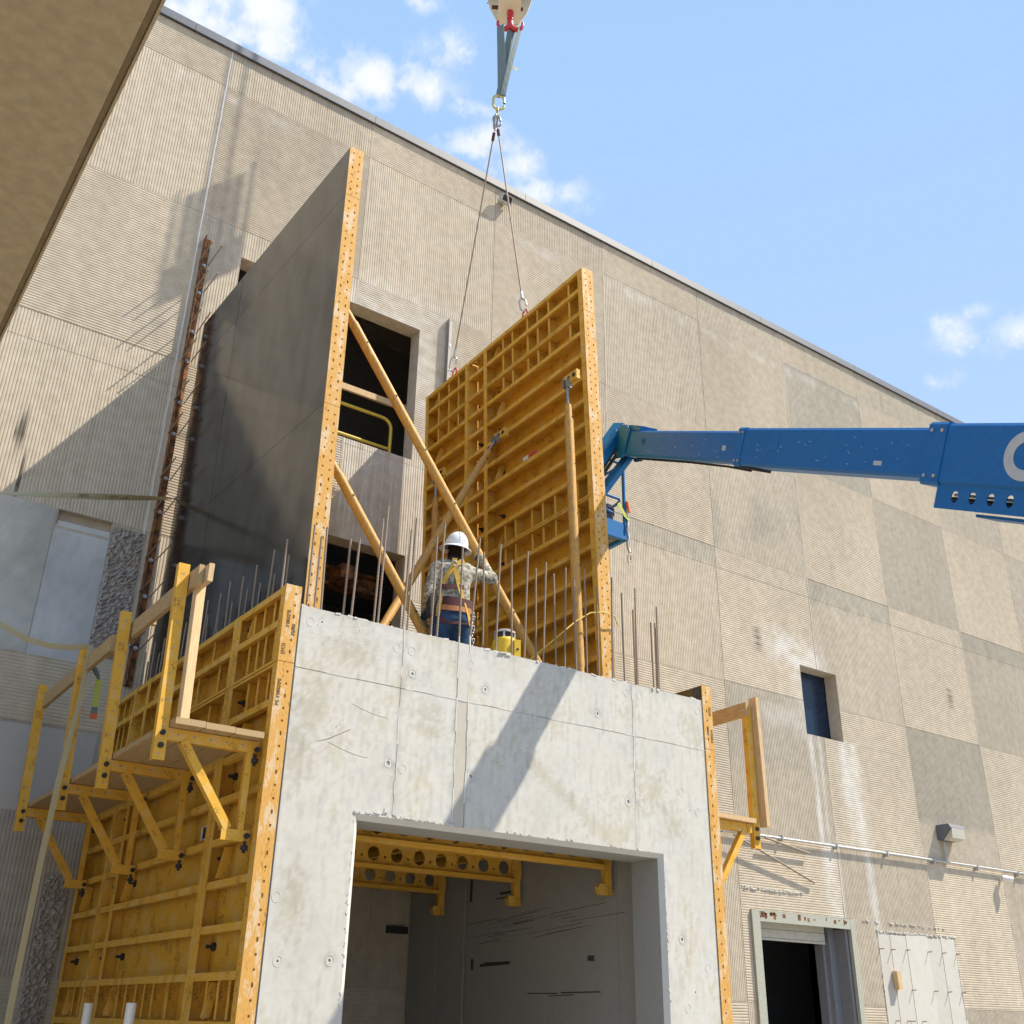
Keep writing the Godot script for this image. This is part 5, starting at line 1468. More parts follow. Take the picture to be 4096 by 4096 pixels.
	var jb := MB.new(); jb.cbar(j0 + Vector3(0.14, -0.34, 0), j1 + Vector3(0.04, -0.42, 0), 0.09, 0.11, 0.008, Vector3(0.6, 0.5, 0.5).normalized()); part(t, "jib_arm", jb, M.blue)
	var jc := MB.new(); jc.tube([j0 + Vector3(0.02, -0.24, 0.02), j1 + Vector3(0.10, -0.14, 0.02)], 0.022, 8); jc.tube([j0 + Vector3(-0.05, -0.24, 0.04), j1 + Vector3(0.05, -0.16, 0.04)], 0.014, 8); part(t, "jib_cylinder", jc, M.dark)
	var jm := MB.new(); jm.box(j1 + Vector3(0.0, -0.22, -0.02), Vector3(0.16, 0.6, 0.12)); part(t, "jib_mount", jm, M.blue)
	# basket
	var bx0 := 4.08; var bx1 := 4.88; var bz0 := 1.45; var bz1 := 3.10; var fy := 7.03
	var k := part(t, "basket", MB.new(), M.blue)
	var fm := MB.new()
	fm.bar(Vector3(bx0, fy, bz1), Vector3(bx1, fy, bz1), 0.05, 0.05); fm.bar(Vector3(bx0, fy, bz0), Vector3(bx1, fy, bz0), 0.05, 0.05); fm.bar(Vector3(bx0, fy, bz0), Vector3(bx0, fy, bz1), 0.05, 0.05); fm.bar(Vector3(bx1, fy, bz0), Vector3(bx1, fy, bz1), 0.05, 0.05)
	fm.bar(Vector3(bx0, fy - 0.03, bz1 - 0.45), Vector3(bx1, fy - 0.03, bz1 - 0.45), 0.08, 0.06); fm.bar(Vector3(bx0, fy - 0.03, bz0 + 0.45), Vector3(bx1, fy - 0.03, bz0 + 0.45), 0.08, 0.06)
	k.mesh = fm.mesh()
	var gm := MB.new()
	for i in 28: gm.bar(Vector3(bx0 + i * 0.0333, fy + 0.028, bz0), Vector3(bx0 + i * 0.0333, fy + 0.028, bz1), 0.006, 0.01)
	for i in 34: gm.bar(Vector3(bx0, fy + 0.036, bz0 + i * 0.05), Vector3(bx1, fy + 0.036, bz0 + i * 0.05), 0.006, 0.006)
	stuff(k, "floor_grating", gm, M.galv)
	var tb := MB.new(); tb.ext(Vector3(bx0, fy + 0.03, bz1 - 0.004), Vector3(bx1, fy + 0.20, bz1 + 0.008)); tb.ext(Vector3(bx1 - 0.004, fy + 0.03, bz0), Vector3(bx1 + 0.006, fy + 0.17, bz1 - 0.005)); part(k, "toe_board", tb, M.blue)
	for h in [0.52, 1.03]:
		var rm := MB.new()
		var pts := []
		for q in [[bx0, bz1], [bx1, bz1], [bx1, bz0], [bx0, bz0], [bx0, bz1]]:
			pts.append(Vector3(q[0], fy + h, q[1]))
		var rp := []
		for i in 4:
			var a: Vector3 = pts[i]; var b: Vector3 = pts[i + 1]
			rp.append(a.lerp(b, 0.1)); rp.append(a.lerp(b, 0.9)); rp.append(b + (a.lerp(b, 0.9) - b) * 0.35 + (b.lerp(pts[(i + 2) % 4 if i < 3 else 1], 0.1) - b) * 0.35)
		rp.append(rp[0])
		rm.tube(rp, 0.017, 8)
		part(k, "rail", rm, M.blue)
	for q in [[bx0, bz1], [bx1, bz1], [bx1, bz0], [bx0, bz0], [bx1, (bz0 + bz1) / 2], [bx0, (bz0 + bz1) / 2]]:
		var pm := MB.new(); pm.tube([Vector3(q[0], fy, q[1]), Vector3(q[0], fy + 1.03, q[1])], 0.022, 8); part(k, "post", pm, M.blue)
	for q in [[4.48, 0.52], [4.4, 1.03]]:
		var cm := MB.new()
		var arc := []
		for i in 9: arc.append(Vector3(q[0] + 0.22 * cos(PI + PI / 2 * i / 8.0) + 0.2, fy + q[1] + 0.22 * sin(PI + PI / 2 * i / 8.0), bz1))
		cm.tube(arc, 0.014, 7); part(k, "rail_loop", cm, M.blue)
	# the machine itself, out of the picture on the right
	var E := P1 + D * 11.0
	var tt := MB.new(); tt.cbar(E + Vector3(-0.1, -0.25, -1.3), E + Vector3(-0.4, -0.25, 1.9), 1.5, 1.0, 0.08); part(t, "turntable", tt, M.blue)
	var chs := MB.new(); chs.ext(Vector3(E.x - 0.8, 0.45, E.z - 1.5), Vector3(E.x + 0.5, 0.85, E.z + 1.7)); part(t, "chassis", chs, M.dark)
	for q in [[-0.95, -1.2], [0.65, -1.2], [-0.95, 1.4], [0.65, 1.4]]:
		var wm := MB.new(); wm.tube([Vector3(E.x + q[0] - 0.15, 0.47, E.z + q[1]), Vector3(E.x + q[0] + 0.15, 0.47, E.z + q[1])], 0.47, 24); part(t, "wheel", wm, M.rubber)
	# bucket and lanyard in the basket
	var bk := thing("bucket", "dark blue plastic bucket standing in the lift basket", "bucket", at(4.66, fy + 0.04, 2.93))
	var bm := MB.new(); bm.lathe(Vector3.ZERO, Basis.IDENTITY, [Vector2(0.0, 0.0), Vector2(0.125, 0.0), Vector2(0.145, 0.28), Vector2(0.155, 0.28), Vector2(0.155, 0.30), Vector2(0.147, 0.30), Vector2(0.15, 0.33), Vector2(0.158, 0.33), Vector2(0.158, 0.35), Vector2(0.15, 0.35), Vector2(0.152, 0.375), Vector2(0.14, 0.375), Vector2(0.12, 0.02)], 24)
	M.navy = mat(lin(0.012, 0.014, 0.05), 0.4)
	part(bk, "pail", bm, M.navy)
	var ln := thing("safety_lanyard", "lime and grey safety lanyard hanging from the basket's corner", "lanyard")
	var l1 := MB.new()
	var lp := []
	for i in 12: lp.append(Vector3(bx1 + 0.03 + 0.012 * sin(i * 1.9), fy + 0.50 - i * 0.062, bz1 + 0.02 + 0.01 * cos(i * 2.3)))
	l1.tube(lp, 0.018, 7); part(ln, "shock_cord", l1, M.galv)
	var l2 := MB.new(); l2.ribbon([Vector3(bx1 - 0.12, fy + 0.44, bz1 + 0.03), Vector3(bx1 - 0.02, fy + 0.30, bz1 + 0.035), Vector3(bx1 + 0.05, fy + 0.26, bz1 + 0.03)], [Vector3(0.5, 0.6, 0), Vector3(0.5, 0.6, 0), Vector3(0, 1, 0)], 0.05); part(ln, "webbing", l2, M.lime)
	var l3 := MB.new(); l3.ring(Vector3(bx1 + 0.04, fy - 0.27, bz1 + 0.02), Basis.IDENTITY, 0.025, 0.03, 0.007, 0.03, 14); part(ln, "hook", l3, M.steel)
	var l4 := MB.new(); l4.tube([Vector3(bx1 + 0.03, fy + 0.50, bz1 + 0.02), Vector3(bx1 + 0.045, fy + 0.36, bz1 + 0.03)], 0.026, 8); part(ln, "grip", l4, M.orange)

func build_straps() -> void:
	# printed ratchet strap across the wall
	var a := Vector3(0.20, 7.36, 0.06); var e := Vector3(-1.95, 6.33, 1.2)
	var s := thing("ratchet_strap", "printed tan ratchet strap stretched level across the shaded wall", "strap")
	var mb := MB.new()
	var pts := []; var ac := []
	for i in 13:
		var f := i / 12.0
		pts.append(a.lerp(e, f)); ac.append(Vector3.UP.rotated((e - a).normalized(), lerpf(-1.2, 1.25, f)))
	mb.ribbon(pts, ac, 0.075)
	part(s, "webbing", mb, M.webbing)
	var d := (a - e).normalized()
	for q in [["KEEPER", 0.50, 0.036], ["WLL 3,333 LBS / 1512 KG", 0.32, 0.024]]:
		var p := a.lerp(e, q[1])
		var up := Vector3.UP.rotated(-d, lerpf(-1.2, 1.25, q[1]))
		var n := d.cross(up).normalized()
		lettering(s, q[0], q[2], M.dark, Transform3D(Basis(d, n.cross(d), n), p + n * 0.003))
	var hk := MB.new(); hk.tube([a, a + Vector3(0.1, 0.03, 0.03)], 0.01, 6); part(s, "hook", hk, M.steel)
	# slack strap from the third post to the left
	var s2 := MB.new()
	pts = [Vector3(-0.80, 4.765, 1.99), Vector3(-0.95, 4.72, 2.0), Vector3(-1.15, 4.69, 2.02), Vector3(-1.35, 4.70, 2.05), Vector3(-1.6, 4.77, 2.1), Vector3(-2.2, 5.0, 2.2), Vector3(-2.9, 5.4, 2.4)]
	ac = []
	for i in 7: ac.append(Vector3(0, 1, 0.5 - 0.12 * i))
	s2.ribbon(pts, ac, 0.05)
	solo("slack_strap", s2, M.webbing, "slack tan strap sagging left from the third scaffold post", "strap")
	# long tail hanging from the same post
	var s3 := MB.new()
	pts = [Vector3(-0.80, 4.76, 2.03), Vector3(-0.81, 4.25, 2.07), Vector3(-0.86, 3.51, 2.1), Vector3(-0.875, 2.67, 2.1), Vector3(-0.88, 1.96, 2.1), Vector3(-0.87, 0.9, 2.1), Vector3(-0.86, 0.01, 2.1)]
	ac = []
	for i in 7: ac.append(Vector3(1, 0, -0.25 + 0.12 * i))
	s3.ribbon(pts, ac, 0.05)
	solo("strap_tail", s3, M.webbing, "long loose strap tail hanging from scaffold post down to the ground", "strap")
	var fg := thing("flag_tape", "lime tape with orange tip hanging from the walkway's guard board", "tape")
	var f1 := MB.new(); f1.ribbon([Vector3(-0.64, 4.50, 1.9), Vector3(-0.635, 4.35, 1.89), Vector3(-0.63, 4.24, 1.9)], [Vector3(1, 0, 0.4), Vector3(1, 0, 0.2), Vector3(1, 0, 0.3)], 0.055); part(fg, "tape", f1, M.lime)
	var f2 := MB.new(); f2.ribbon([Vector3(-0.63, 4.24, 1.9), Vector3(-0.628, 4.18, 1.9)], [Vector3(1, 0, 0.3), Vector3(1, 0, 0.3)], 0.055); part(fg, "dark_band", f2, M.sling)
	var f3 := MB.new(); f3.ribbon([Vector3(-0.628, 4.18, 1.9), Vector3(-0.626, 4.13, 1.9)], [Vector3(1, 0, 0.3), Vector3(1, 0, 0.3)], 0.062); part(fg, "tip", f3, M.orange)
	var f4 := MB.new(); f4.tube([Vector3(-0.75, 4.60, 1.92), Vector3(-0.70, 4.58, 1.93), Vector3(-0.66, 4.53, 1.91), Vector3(-0.64, 4.50, 1.9)], [0.012, 0.026, 0.02, 0.01], 7); part(fg, "knot", f4, M.sling)
	# corrugated pipes at the foot of the form
	for q in [[-0.45, 2.72, "white corrugated pipe end sticking up near the form's filler strip"], [-0.45, 3.76, "white corrugated pipe end sticking up before the form's wide panel"]]:
		var p := MB.new()
		var pp := []; var rr := []
		var y := 0.0
		while y < 1.775:
			pp.append(Vector3(q[0], y, q[1])); rr.append(0.034 if int(round(y / 0.008)) % 2 else 0.038); y += 0.008
		p.tube(pp, rr, 12, false)
		solo("corrugated_pipe", p, M.white, q[2], "pipe", "corrugated pipes by the form")
	# yellow cord tied round the hanging form
	var yc := MB.new()
	yc.tube([Vector3(2.62, 4.72, 4.1), Vector3(3.0, 5.05, 4.05), Vector3(3.35, 5.36, 4.02), Vector3(3.55, 5.50, 4.02), Vector3(3.72, 5.54, 4.03), Vector3(3.86, 5.53, 4.03), Vector3(3.96, 5.45, 3.98)], 0.007, 6)
	solo("yellow_cord", yc, M.yellow_rail, "thin yellow cord tied round the hanging form's front edge", "cord")

# ---------------------------------------------------------------- worker
# tapered bones joined by a smooth minimum on a grid, meshed as surface nets
func nets(mb: MB, bones: Array, cell: float, lo: Vector3, hi: Vector3, paint: Callable) -> void:
	var nx := int((hi.x - lo.x) / cell) + 2; var ny := int((hi.y - lo.y) / cell) + 2; var nzz := int((hi.z - lo.z) / cell) + 2
	var g := PackedFloat32Array(); g.resize(nx * ny * nzz); g.fill(1.0)
	for b in bones:
		var a: Vector3 = b[0]; var e: Vector3 = b[1]; var ra: float = b[2]; var rb: float = b[3]; var k: float = b[4]
		var fl: Vector3 = b[5] if b.size() > 5 else Vector3.ONE     # flattening of the section per axis
		var m := maxf(ra, rb) * 1.3 + k + cell * 2
		var p0 := ((Vector3(minf(a.x, e.x), minf(a.y, e.y), minf(a.z, e.z)) - Vector3.ONE * m - lo) / cell).floor().max(Vector3.ZERO)
		var p1 := ((Vector3(maxf(a.x, e.x), maxf(a.y, e.y), maxf(a.z, e.z)) + Vector3.ONE * m - lo) / cell).ceil().min(Vector3(nx - 1, ny - 1, nzz - 1))
		var ae := (e - a) / fl
		var l2 := maxf(ae.length_squared(), 1e-9)
		for z in range(int(p0.z), int(p1.z) + 1):
			for y in range(int(p0.y), int(p1.y) + 1):
				var row := (z * ny + y) * nx
				for x in range(int(p0.x), int(p1.x) + 1):
					var p := (lo + Vector3(x, y, z) * cell - a) / fl
					var t := clampf(p.dot(ae) / l2, 0.0, 1.0)
					var d := p.distance_to(ae * t) - lerpf(ra, rb, t)
					var o := g[row + x]
					var h := maxf(k - absf(d - o), 0.0) / k
					g[row + x] = minf(d, o) - h * h * k * 0.25
	var idx := {}
	var pos := PackedVector3Array(); var nor := PackedVector3Array(); var col := []
	for z in range(1, nzz - 2):
		for y in range(1, ny - 2):
			for x in range(1, nx - 2):
				var i := (z * ny + y) * nx + x
				var c := [g[i], g[i + 1], g[i + nx], g[i + nx + 1], g[i + nx * ny], g[i + nx * ny + 1], g[i + nx * ny + nx], g[i + nx * ny + nx + 1]]
				var neg := 0
				for q in c: neg += 1 if q < 0 else 0
				if neg == 0 or neg == 8: continue
				var s := Vector3.ZERO; var cnt := 0
				for e in [[0, 1], [2, 3], [4, 5], [6, 7], [0, 2], [1, 3], [4, 6], [5, 7], [0, 4], [1, 5], [2, 6], [3, 7]]:
					var a: float = c[e[0]]; var b: float = c[e[1]]
					if (a < 0) != (b < 0):
						var t := a / (a - b)
						s += Vector3(e[0] & 1, (e[0] >> 1) & 1, e[0] >> 2).lerp(Vector3(e[1] & 1, (e[1] >> 1) & 1, e[1] >> 2), t); cnt += 1
				var p := lo + (Vector3(x, y, z) + s / cnt) * cell
				var gr := Vector3(c[1] + c[3] + c[5] + c[7] - c[0] - c[2] - c[4] - c[6], c[2] + c[3] + c[6] + c[7] - c[0] - c[1] - c[4] - c[5], c[4] + c[5] + c[6] + c[7] - c[0] - c[1] - c[2] - c[3]).normalized()
				idx[i] = pos.size(); pos.push_back(p); nor.push_back(gr); col.append(paint.call(p))
	for z in range(2, nzz - 2):
		for y in range(2, ny - 2):
			for x in range(2, nx - 2):
				var i := (z * ny + y) * nx + x
				var a := g[i] < 0
				for ax in 3:
					var st: int = [1, nx, nx * ny][ax]
					if (g[i + st] < 0) == a: continue
					var u: int = [nx, nx * ny, 1][ax]; var w: int = [nx * ny, 1, nx][ax]
					var q := [i, i - u, i - u - w, i - w]
					if not (idx.has(q[0]) and idx.has(q[1]) and idx.has(q[2]) and idx.has(q[3])): continue
					var n := [idx[q[0]], idx[q[1]], idx[q[2]], idx[q[3]]]
					if not a: n.reverse()
					for tr in [[0, 1, 2], [0, 2, 3]]:
						for m in [0, 2, 1]:
							var j: int = n[tr[m]]
							mb.v.push_back(pos[j]); mb.n.push_back(nor[j]); mb.c.push_back(col[j])

func build_worker() -> void:
	var W := thing("person", "worker in white hard hat, camouflage shirt and yellow harness, back turned, hand on brace", "person", Transform3D(Basis(Vector3.UP, -0.12), Vector3(1.905, 4.15, 3.96)))
	var sl := Vector3(-0.175, 1.40, 0.0); var sr := Vector3(0.165, 1.43, -0.01)
	var el := Vector3(-0.25, 1.13, 0.03); var hl := Vector3(-0.19, 0.97, -0.20)
	var er := Vector3(0.45, 1.455, -0.07); var wr := Vector3(0.395, 1.645, -0.16)
	var V := Vector3(1, 1, 0.68)
	var bones := [
		[Vector3(0, 0.98, 0), Vector3(0, 1.12, 0.0), 0.165, 0.155, 0.08, V], [Vector3(0, 1.12, 0), Vector3(0.0, 1.33, 0.005), 0.155, 0.18, 0.08, V], [Vector3(-0.10, 1.40, 0.0), Vector3(0.10, 1.42, 0.0), 0.10, 0.10, 0.08, Vector3(1, 1, 0.9)],
		[Vector3(0.0, 1.40, 0.0), Vector3(0.015, 1.53, -0.02), 0.085, 0.062, 0.05],
		[sl, el, 0.072, 0.053, 0.04], [el, hl, 0.050, 0.036, 0.02], [sr, er, 0.074, 0.057, 0.05], [er, wr, 0.056, 0.036, 0.02],
		[Vector3(-0.09, 0.93, 0.01), Vector3(-0.11, 0.52, -0.02), 0.105, 0.072, 0.06], [Vector3(-0.11, 0.52, -0.02), Vector3(-0.12, 0.12, 0.03), 0.070, 0.052, 0.03], [Vector3(0.09, 0.93, 0.01), Vector3(0.12, 0.52, -0.03), 0.105, 0.072, 0.06], [Vector3(0.12, 0.52, -0.03), Vector3(0.14, 0.12, 0.02), 0.070, 0.052, 0.03],
		[Vector3(-0.12, 0.06, 0.04), Vector3(-0.15, 0.045, -0.16), 0.055, 0.042, 0.03], [Vector3(0.14, 0.06, 0.03), Vector3(0.18, 0.045, -0.16), 0.055, 0.042, 0.03],
		[Vector3(-0.05, 0.95, 0.07), Vector3(-0.05, 0.90, 0.07), 0.085, 0.085, 0.05], [Vector3(0.05, 0.95, 0.07), Vector3(0.05, 0.90, 0.07), 0.085, 0.085, 0.05]]
	var cam := FastNoiseLite.new(); cam.seed = 3; cam.frequency = 22.0; cam.fractal_octaves = 3
	var tone_noise := FastNoiseLite.new(); tone_noise.seed = 8; tone_noise.frequency = 9.0  # noise that mottles the colour of cloth, hair and gloves
	var paint := func(p: Vector3) -> Color:
		if p.y < 0.13: return Color(0.16, 0.10, 0.06)
		if p.y < 1.02 and absf(p.x) < 0.235:
			var j := 0.9 + 0.5 * tone_noise.get_noise_3dv(p)
			return Color(0.045, 0.085, 0.165) * j
		var c := cam.get_noise_3dv(p)
		var b := Color(0.42, 0.40, 0.34)
		if c > 0.16: b = Color(0.20, 0.19, 0.15)
		elif c < -0.2: b = Color(0.55, 0.53, 0.47)
		elif cam.get_noise_3dv(p + Vector3(3, 1, 2)) > 0.18: b = Color(0.30, 0.25, 0.17)
		if p.y > 1.49 and absf(p.x) < 0.1: b = Color(0.05, 0.04, 0.04)
		return b * (0.92 + 0.35 * tone_noise.get_noise_3dv(p * Vector3(1.6, 1.0, 1.0)))
	var body := MB.new()
	nets(body, bones, 0.0125, Vector3(-0.42, -0.05, -0.40), Vector3(0.60, 1.75, 0.25), paint)
	# head: skull, jaw, nose, ears, with hair at the back
	var hc := Vector3(0.03, 1.645, -0.035)
	var head := [[hc + Vector3(0, 0.015, 0.01), hc + Vector3(0, -0.01, -0.03), 0.088, 0.082, 0.03, Vector3(0.88, 1.12, 1.0)], [hc + Vector3(0, -0.07, -0.05), hc + Vector3(0, -0.085, -0.06), 0.052, 0.045, 0.04], [hc + Vector3(0, -0.02, -0.115), hc + Vector3(0, -0.03, -0.13), 0.014, 0.016, 0.015], [hc + Vector3(-0.082, -0.02, 0.0), hc + Vector3(-0.088, -0.05, -0.005), 0.018, 0.012, 0.012], [hc + Vector3(0.082, -0.02, 0.0), hc + Vector3(0.088, -0.05, -0.005), 0.018, 0.012, 0.012], [hc + Vector3(0, -0.08, 0.0), hc + Vector3(-0.01, -0.16, 0.02), 0.055, 0.06, 0.03], [hc + Vector3(-0.03, 0.0, -0.10), hc + Vector3(0.03, 0.0, -0.10), 0.016, 0.016, 0.02]]
	nets(body, head, 0.007, hc - Vector3(0.16, 0.22, 0.20), hc + Vector3(0.16, 0.16, 0.16), func(p: Vector3) -> Color:
		var q: Vector3 = p - hc
		if q.y < -0.105: return Color(0.06, 0.045, 0.05)
		if q.z > -0.035 and absf(q.x) < 0.083: return Color(0.035, 0.022, 0.016) * (0.8 + 0.5 * tone_noise.get_noise_3dv(p * 6.0))
		if absf(absf(q.x) - 0.034) < 0.013 and absf(q.y - 0.005) < 0.008 and q.z < -0.08: return Color(0.02, 0.02, 0.02)
		if absf(q.x) < 0.025 and absf(q.y + 0.075) < 0.007 and q.z < -0.07: return Color(0.30, 0.12, 0.10)
		return Color(0.42, 0.24, 0.16))
	# gloved hands: palm, four curled fingers, thumb from the palm's side
	for h in [[wr, er, 1.0], [hl, el, -1.0]]:
		var w: Vector3 = h[0]
		var f := (w - (h[1] as Vector3)).normalized()             # along the forearm
		var n := (Vector3(-0.7, 0.2, -0.7) if h[2] > 0 else Vector3(0.6, -0.5, -0.6))
		n = (n - f * n.dot(f)).normalized()                       # the way the palm looks
		var s := f.cross(n)                                       # across the knuckles
		var hb := [[w, w + f * 0.055, 0.032, 0.036, 0.02], [w + f * 0.05 - s * 0.022, w + f * 0.075 + s * 0.022, 0.026, 0.026, 0.02]]
		for i in 4:
			var o := -0.030 + i * 0.020
			var k0: Vector3 = w + f * (0.088 + [0.0, 0.006, 0.004, -0.004][i]) + s * o
			var L: float = [0.036, 0.042, 0.039, 0.030][i]
			var k1 := k0 + (f * 0.75 + n * 0.65).normalized() * L
			var k2 := k1 + (n * 0.95 - f * 0.3).normalized() * L * 0.8
			var k3 := k2 + (n * 0.15 - f * 0.98).normalized() * L * 0.6
			hb.append([k0 - f * 0.02, k1, 0.0105, 0.0100, 0.006]); hb.append([k1, k2, 0.0100, 0.0094, 0.004]); hb.append([k2, k3, 0.0094, 0.0085, 0.004])
		var t0 := w + f * 0.03 - s * 0.028
		var t1 := t0 + (f * 0.5 - s * 0.55 + n * 0.6).normalized() * 0.04
		var t2 := t1 + (f * 0.55 + n * 0.8).normalized() * 0.034
		hb.append([t0, t1, 0.014, 0.0115, 0.012]); hb.append([t1, t2, 0.0115, 0.0095, 0.004])
		nets(body, hb, 0.0045, w - Vector3.ONE * 0.14, w + Vector3.ONE * 0.19, func(p: Vector3) -> Color: return Color(0.36, 0.33, 0.25) * (0.85 + 0.4 * tone_noise.get_noise_3dv(p * 5.0)))
	part(W, "body", body, M.cloth)
	# hard hat with full brim
	var hat := part(W, "hard_hat", MB.new(), M.hat)
	var hb := Basis(Vector3.RIGHT, 0.16) * Basis(Vector3.BACK, -0.09)
	var hm := MB.new()
	var prof := [Vector2(0.0, 0.155)]
	for i in range(1, 12): prof.append(Vector2(0.122 * sin(PI / 2 * i / 11.0), 0.155 * cos(PI / 2 * i / 11.0) + 0.0))
	prof.append_array([Vector2(0.128, -0.008), Vector2(0.150, -0.018), Vector2(0.166, -0.030), Vector2(0.168, -0.036), Vector2(0.160, -0.034), Vector2(0.120, -0.016)])
	prof.reverse()
	hm.lathe(hc + Vector3(0.0, 0.035, 0.012), hb, prof, 36, 0.93, 1.08)
	hat.mesh = hm.mesh()
	var rd := MB.new()
	for s in [-0.022, 0.0, 0.022]:
		var pts := []
		for i in 15:
			var a := lerpf(0.25, PI - 0.25, i / 14.0)
			pts.append(hc + Vector3(0, 0.035, 0.012) + hb * Vector3(s, 0.157 * sin(a) - absf(s) * 0.1, 0.131 * cos(a)))
		rd.tube(pts, 0.004, 6)
	part(hat, "ridge", rd, M.hat)
	# harness, belts
	var back := func(x: float, y: float) -> Vector3:
		var r := 0.122 if y > 1.25 else (0.118 if y > 1.05 else 0.155 - 0.25 * maxf(0.0, 0.95 - y))
		var dx := clampf(x / 0.21, -1.0, 1.0)
		return Vector3(x, y, r * sqrt(maxf(0.05, 1.0 - dx * dx)) + 0.012)
	var strap := func(nm: String, pp: Array, w: float, m: Material) -> void:
		var mb := MB.new()
		var pts := []; var ac := []
		for i in pp.size() - 1:
			for j in 5:
				var f := j / 5.0
				var x: float = lerpf(pp[i][0], pp[i + 1][0], f); var y: float = lerpf(pp[i][1], pp[i + 1][1], f)
				pts.append(back.call(x, y))
		pts.append(back.call(pp[-1][0], pp[-1][1]))
		for i in pts.size():
			var t: Vector3 = (pts[mini(i + 1, pts.size() - 1)] - pts[maxi(i - 1, 0)]).normalized()
			var nn: Vector3 = (pts[i] - Vector3(0, pts[i].y, -0.05)).normalized()
			ac.append(t.cross(nn))
		mb.ribbon(pts, ac, w, 0.005)
		part(W, nm, mb, m)
	strap.call("shoulder_strap", [[-0.05, 1.49], [-0.045, 1.40], [0.0, 1.25], [0.05, 1.10], [0.10, 0.97], [0.145, 0.86]], 0.048, M.harness)
	strap.call("shoulder_strap", [[0.045, 1.49], [-0.045, 1.42], [-0.11, 1.32], [-0.15, 1.22]], 0.045, M.harness)
	strap.call("side_strap", [[-0.16, 1.12], [-0.175, 1.0], [-0.18, 0.90]], 0.045, M.harness)
	strap.call("chest_strap", [[-0.17, 1.19], [-0.05, 1.205], [0.06, 1.215]], 0.045, M.maroon)
	strap.call("tool_belt", [[-0.185, 1.055], [-0.08, 1.045], [0.05, 1.045], [0.17, 1.05]], 0.085, M.maroon)
	strap.call("waist_belt", [[-0.195, 0.985], [-0.08, 0.975], [0.05, 0.98], [0.19, 0.995]], 0.05, M.leather)
	strap.call("seat_strap", [[-0.17, 0.87], [-0.08, 0.845], [0.0, 0.86], [0.08, 0.87], [0.17, 0.90]], 0.045, M.maroon)
	var dr := MB.new(); dr.ring(back.call(-0.05, 1.415) + Vector3(0, 0.02, 0.006), Basis.IDENTITY, 0.022, 0.024, 0.005, 0.0, 12); part(W, "back_ring", dr, M.steel)
	var pc := MB.new(); pc.box(Vector3(-0.225, 1.02, 0.03), Vector3(0.06, 0.22, 0.10), Basis(Vector3.BACK, 0.06)); part(W, "tool_pouch", pc, M.dark)
	var ch := MB.new()
	for i in 12: ch.ring(Vector3(0.20 + 0.012 * sin(i * 1.7), 0.99 - i * 0.032, 0.06), Basis(Vector3.UP, i * 1.57), 0.011, 0.012, 0.004, 0.008, 10)
	part(W, "chain", ch, M.steel_bright)

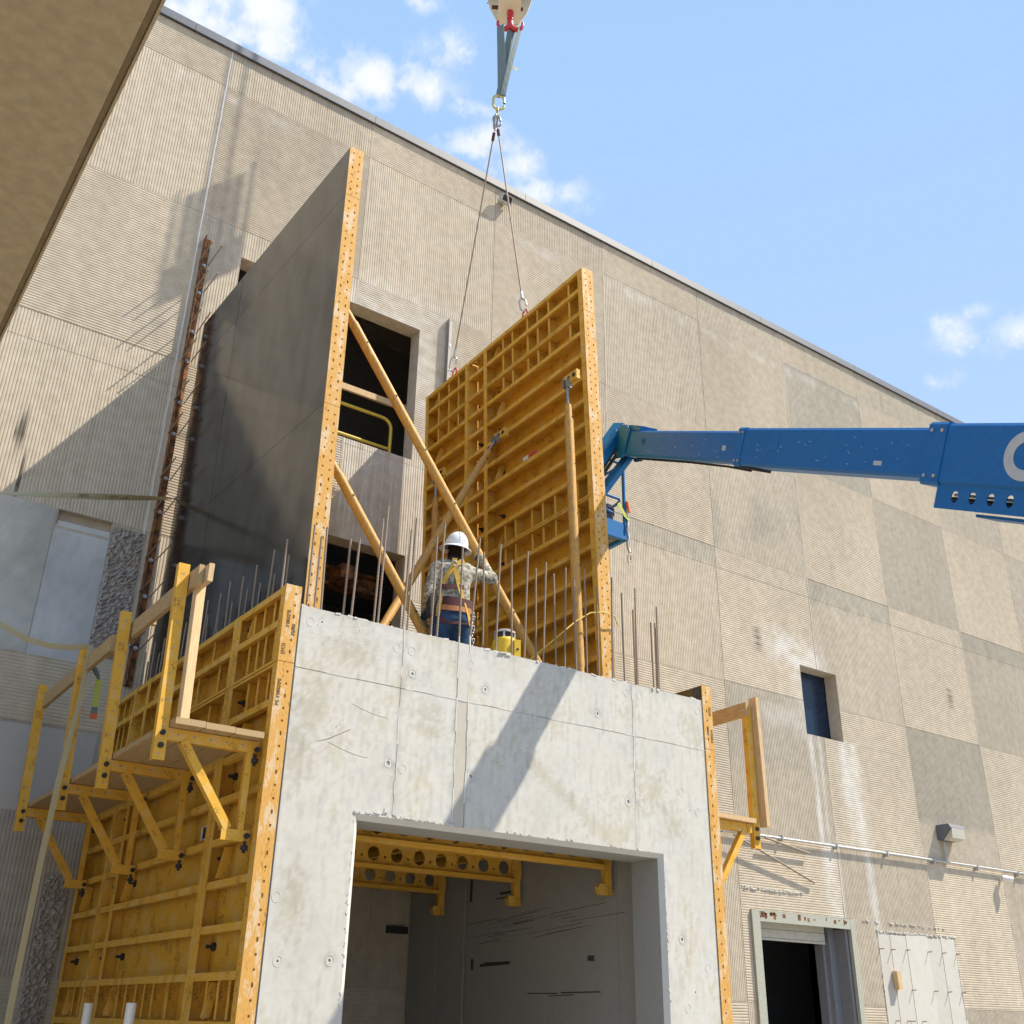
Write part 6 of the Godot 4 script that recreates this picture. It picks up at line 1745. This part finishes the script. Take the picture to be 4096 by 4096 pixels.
func build_small_things() -> void:
	# rotating laser level on the wall top
	var l := thing("laser_level", "yellow rotary laser level with dark glass top on the wall", "laser level", Transform3D(Basis(Vector3.UP, -0.3), Vector3(2.215, 4.6, 4.40)))
	var b := MB.new()
	b.lathe(Vector3.ZERO, Basis(Vector3.UP, 0.39), [Vector2(0, 0), Vector2(0.125, 0), Vector2(0.13, 0.05), Vector2(0.115, 0.20), Vector2(0.10, 0.225), Vector2(0, 0.225)], 8)
	part(l, "body", b, M.laser)
	var g := MB.new(); g.lathe(Vector3.ZERO, Basis.IDENTITY, [Vector2(0.0, 0.22), Vector2(0.085, 0.22), Vector2(0.085, 0.275), Vector2(0, 0.275)], 8); part(l, "glass", g, M.dark)
	for i in 4:
		var p := MB.new(); var a := TAU * i / 4 + 0.4
		p.ext(Vector3(0.088 * cos(a) - 0.008, 0.222, 0.088 * sin(a) - 0.008), Vector3(0.088 * cos(a) + 0.008, 0.28, 0.088 * sin(a) + 0.008)); part(l, "pillar", p, M.grey_paint)
	var c := MB.new(); c.lathe(Vector3.ZERO, Basis.IDENTITY, [Vector2(0.0, 0.276), Vector2(0.10, 0.276), Vector2(0.10, 0.29), Vector2(0.07, 0.305), Vector2(0, 0.305)], 10); part(l, "cap", c, M.grey_paint)
	var d := MB.new(); d.ext(Vector3(0.05, 0.03, 0.105), Vector3(0.11, 0.19, 0.135)); part(l, "battery_door", d, M.laser)
	var k := MB.new(); k.tube([Vector3(0.08, 0.10, 0.135), Vector3(0.08, 0.10, 0.139)], 0.012, 10); part(l, "knob", k, M.dark)
	var h := MB.new(); h.tube([Vector3(-0.12, 0.03, 0.03), Vector3(-0.17, 0.02, 0.06), Vector3(-0.2, 0.0, 0.08)], 0.02, 8); part(l, "handle", h, M.laser)
	# lumps of fresh concrete left on the wall top
	for q in [[2.62, 4.42, 0.05, "small lump of white concrete on wall top beside the laser level"], [3.70, 4.46, 0.05, "small lump of grey concrete on the wall top among the rebars"], [4.16, 4.40, 0.08, "white lump of concrete on the wall top near the right form"]]:
		var mb := MB.new()
		nets(mb, [[Vector3(-q[2], 0.0, 0), Vector3(q[2], 0.005, 0.01), q[2] * 0.9, q[2] * 0.6, 0.03], [Vector3(0.02, 0.02, 0.02), Vector3(0.03, 0.03, -0.01), q[2] * 0.6, q[2] * 0.5, 0.03]], 0.012, Vector3(-0.25, -0.08, -0.2), Vector3(0.25, 0.2, 0.2), func(_p: Vector3) -> Color: return Color(1.05, 1.05, 1.05))
		var o := solo("concrete_lump", mb, M.concrete, q[3], "concrete lump", "lumps on the wall top")
		o.position = Vector3(q[0], 4.6, q[1])
	# pale dust heap and timber stub on the deck behind the wall
	var sb := MB.new(); sb.box(Vector3(2.62, 4.22, 3.1), Vector3(0.5, 0.14, 0.14), Basis(Vector3.UP, 0.3))
	solo("timber_block", sb, M.wood_z, "timber block lying on the deck behind the laser level", "timber")
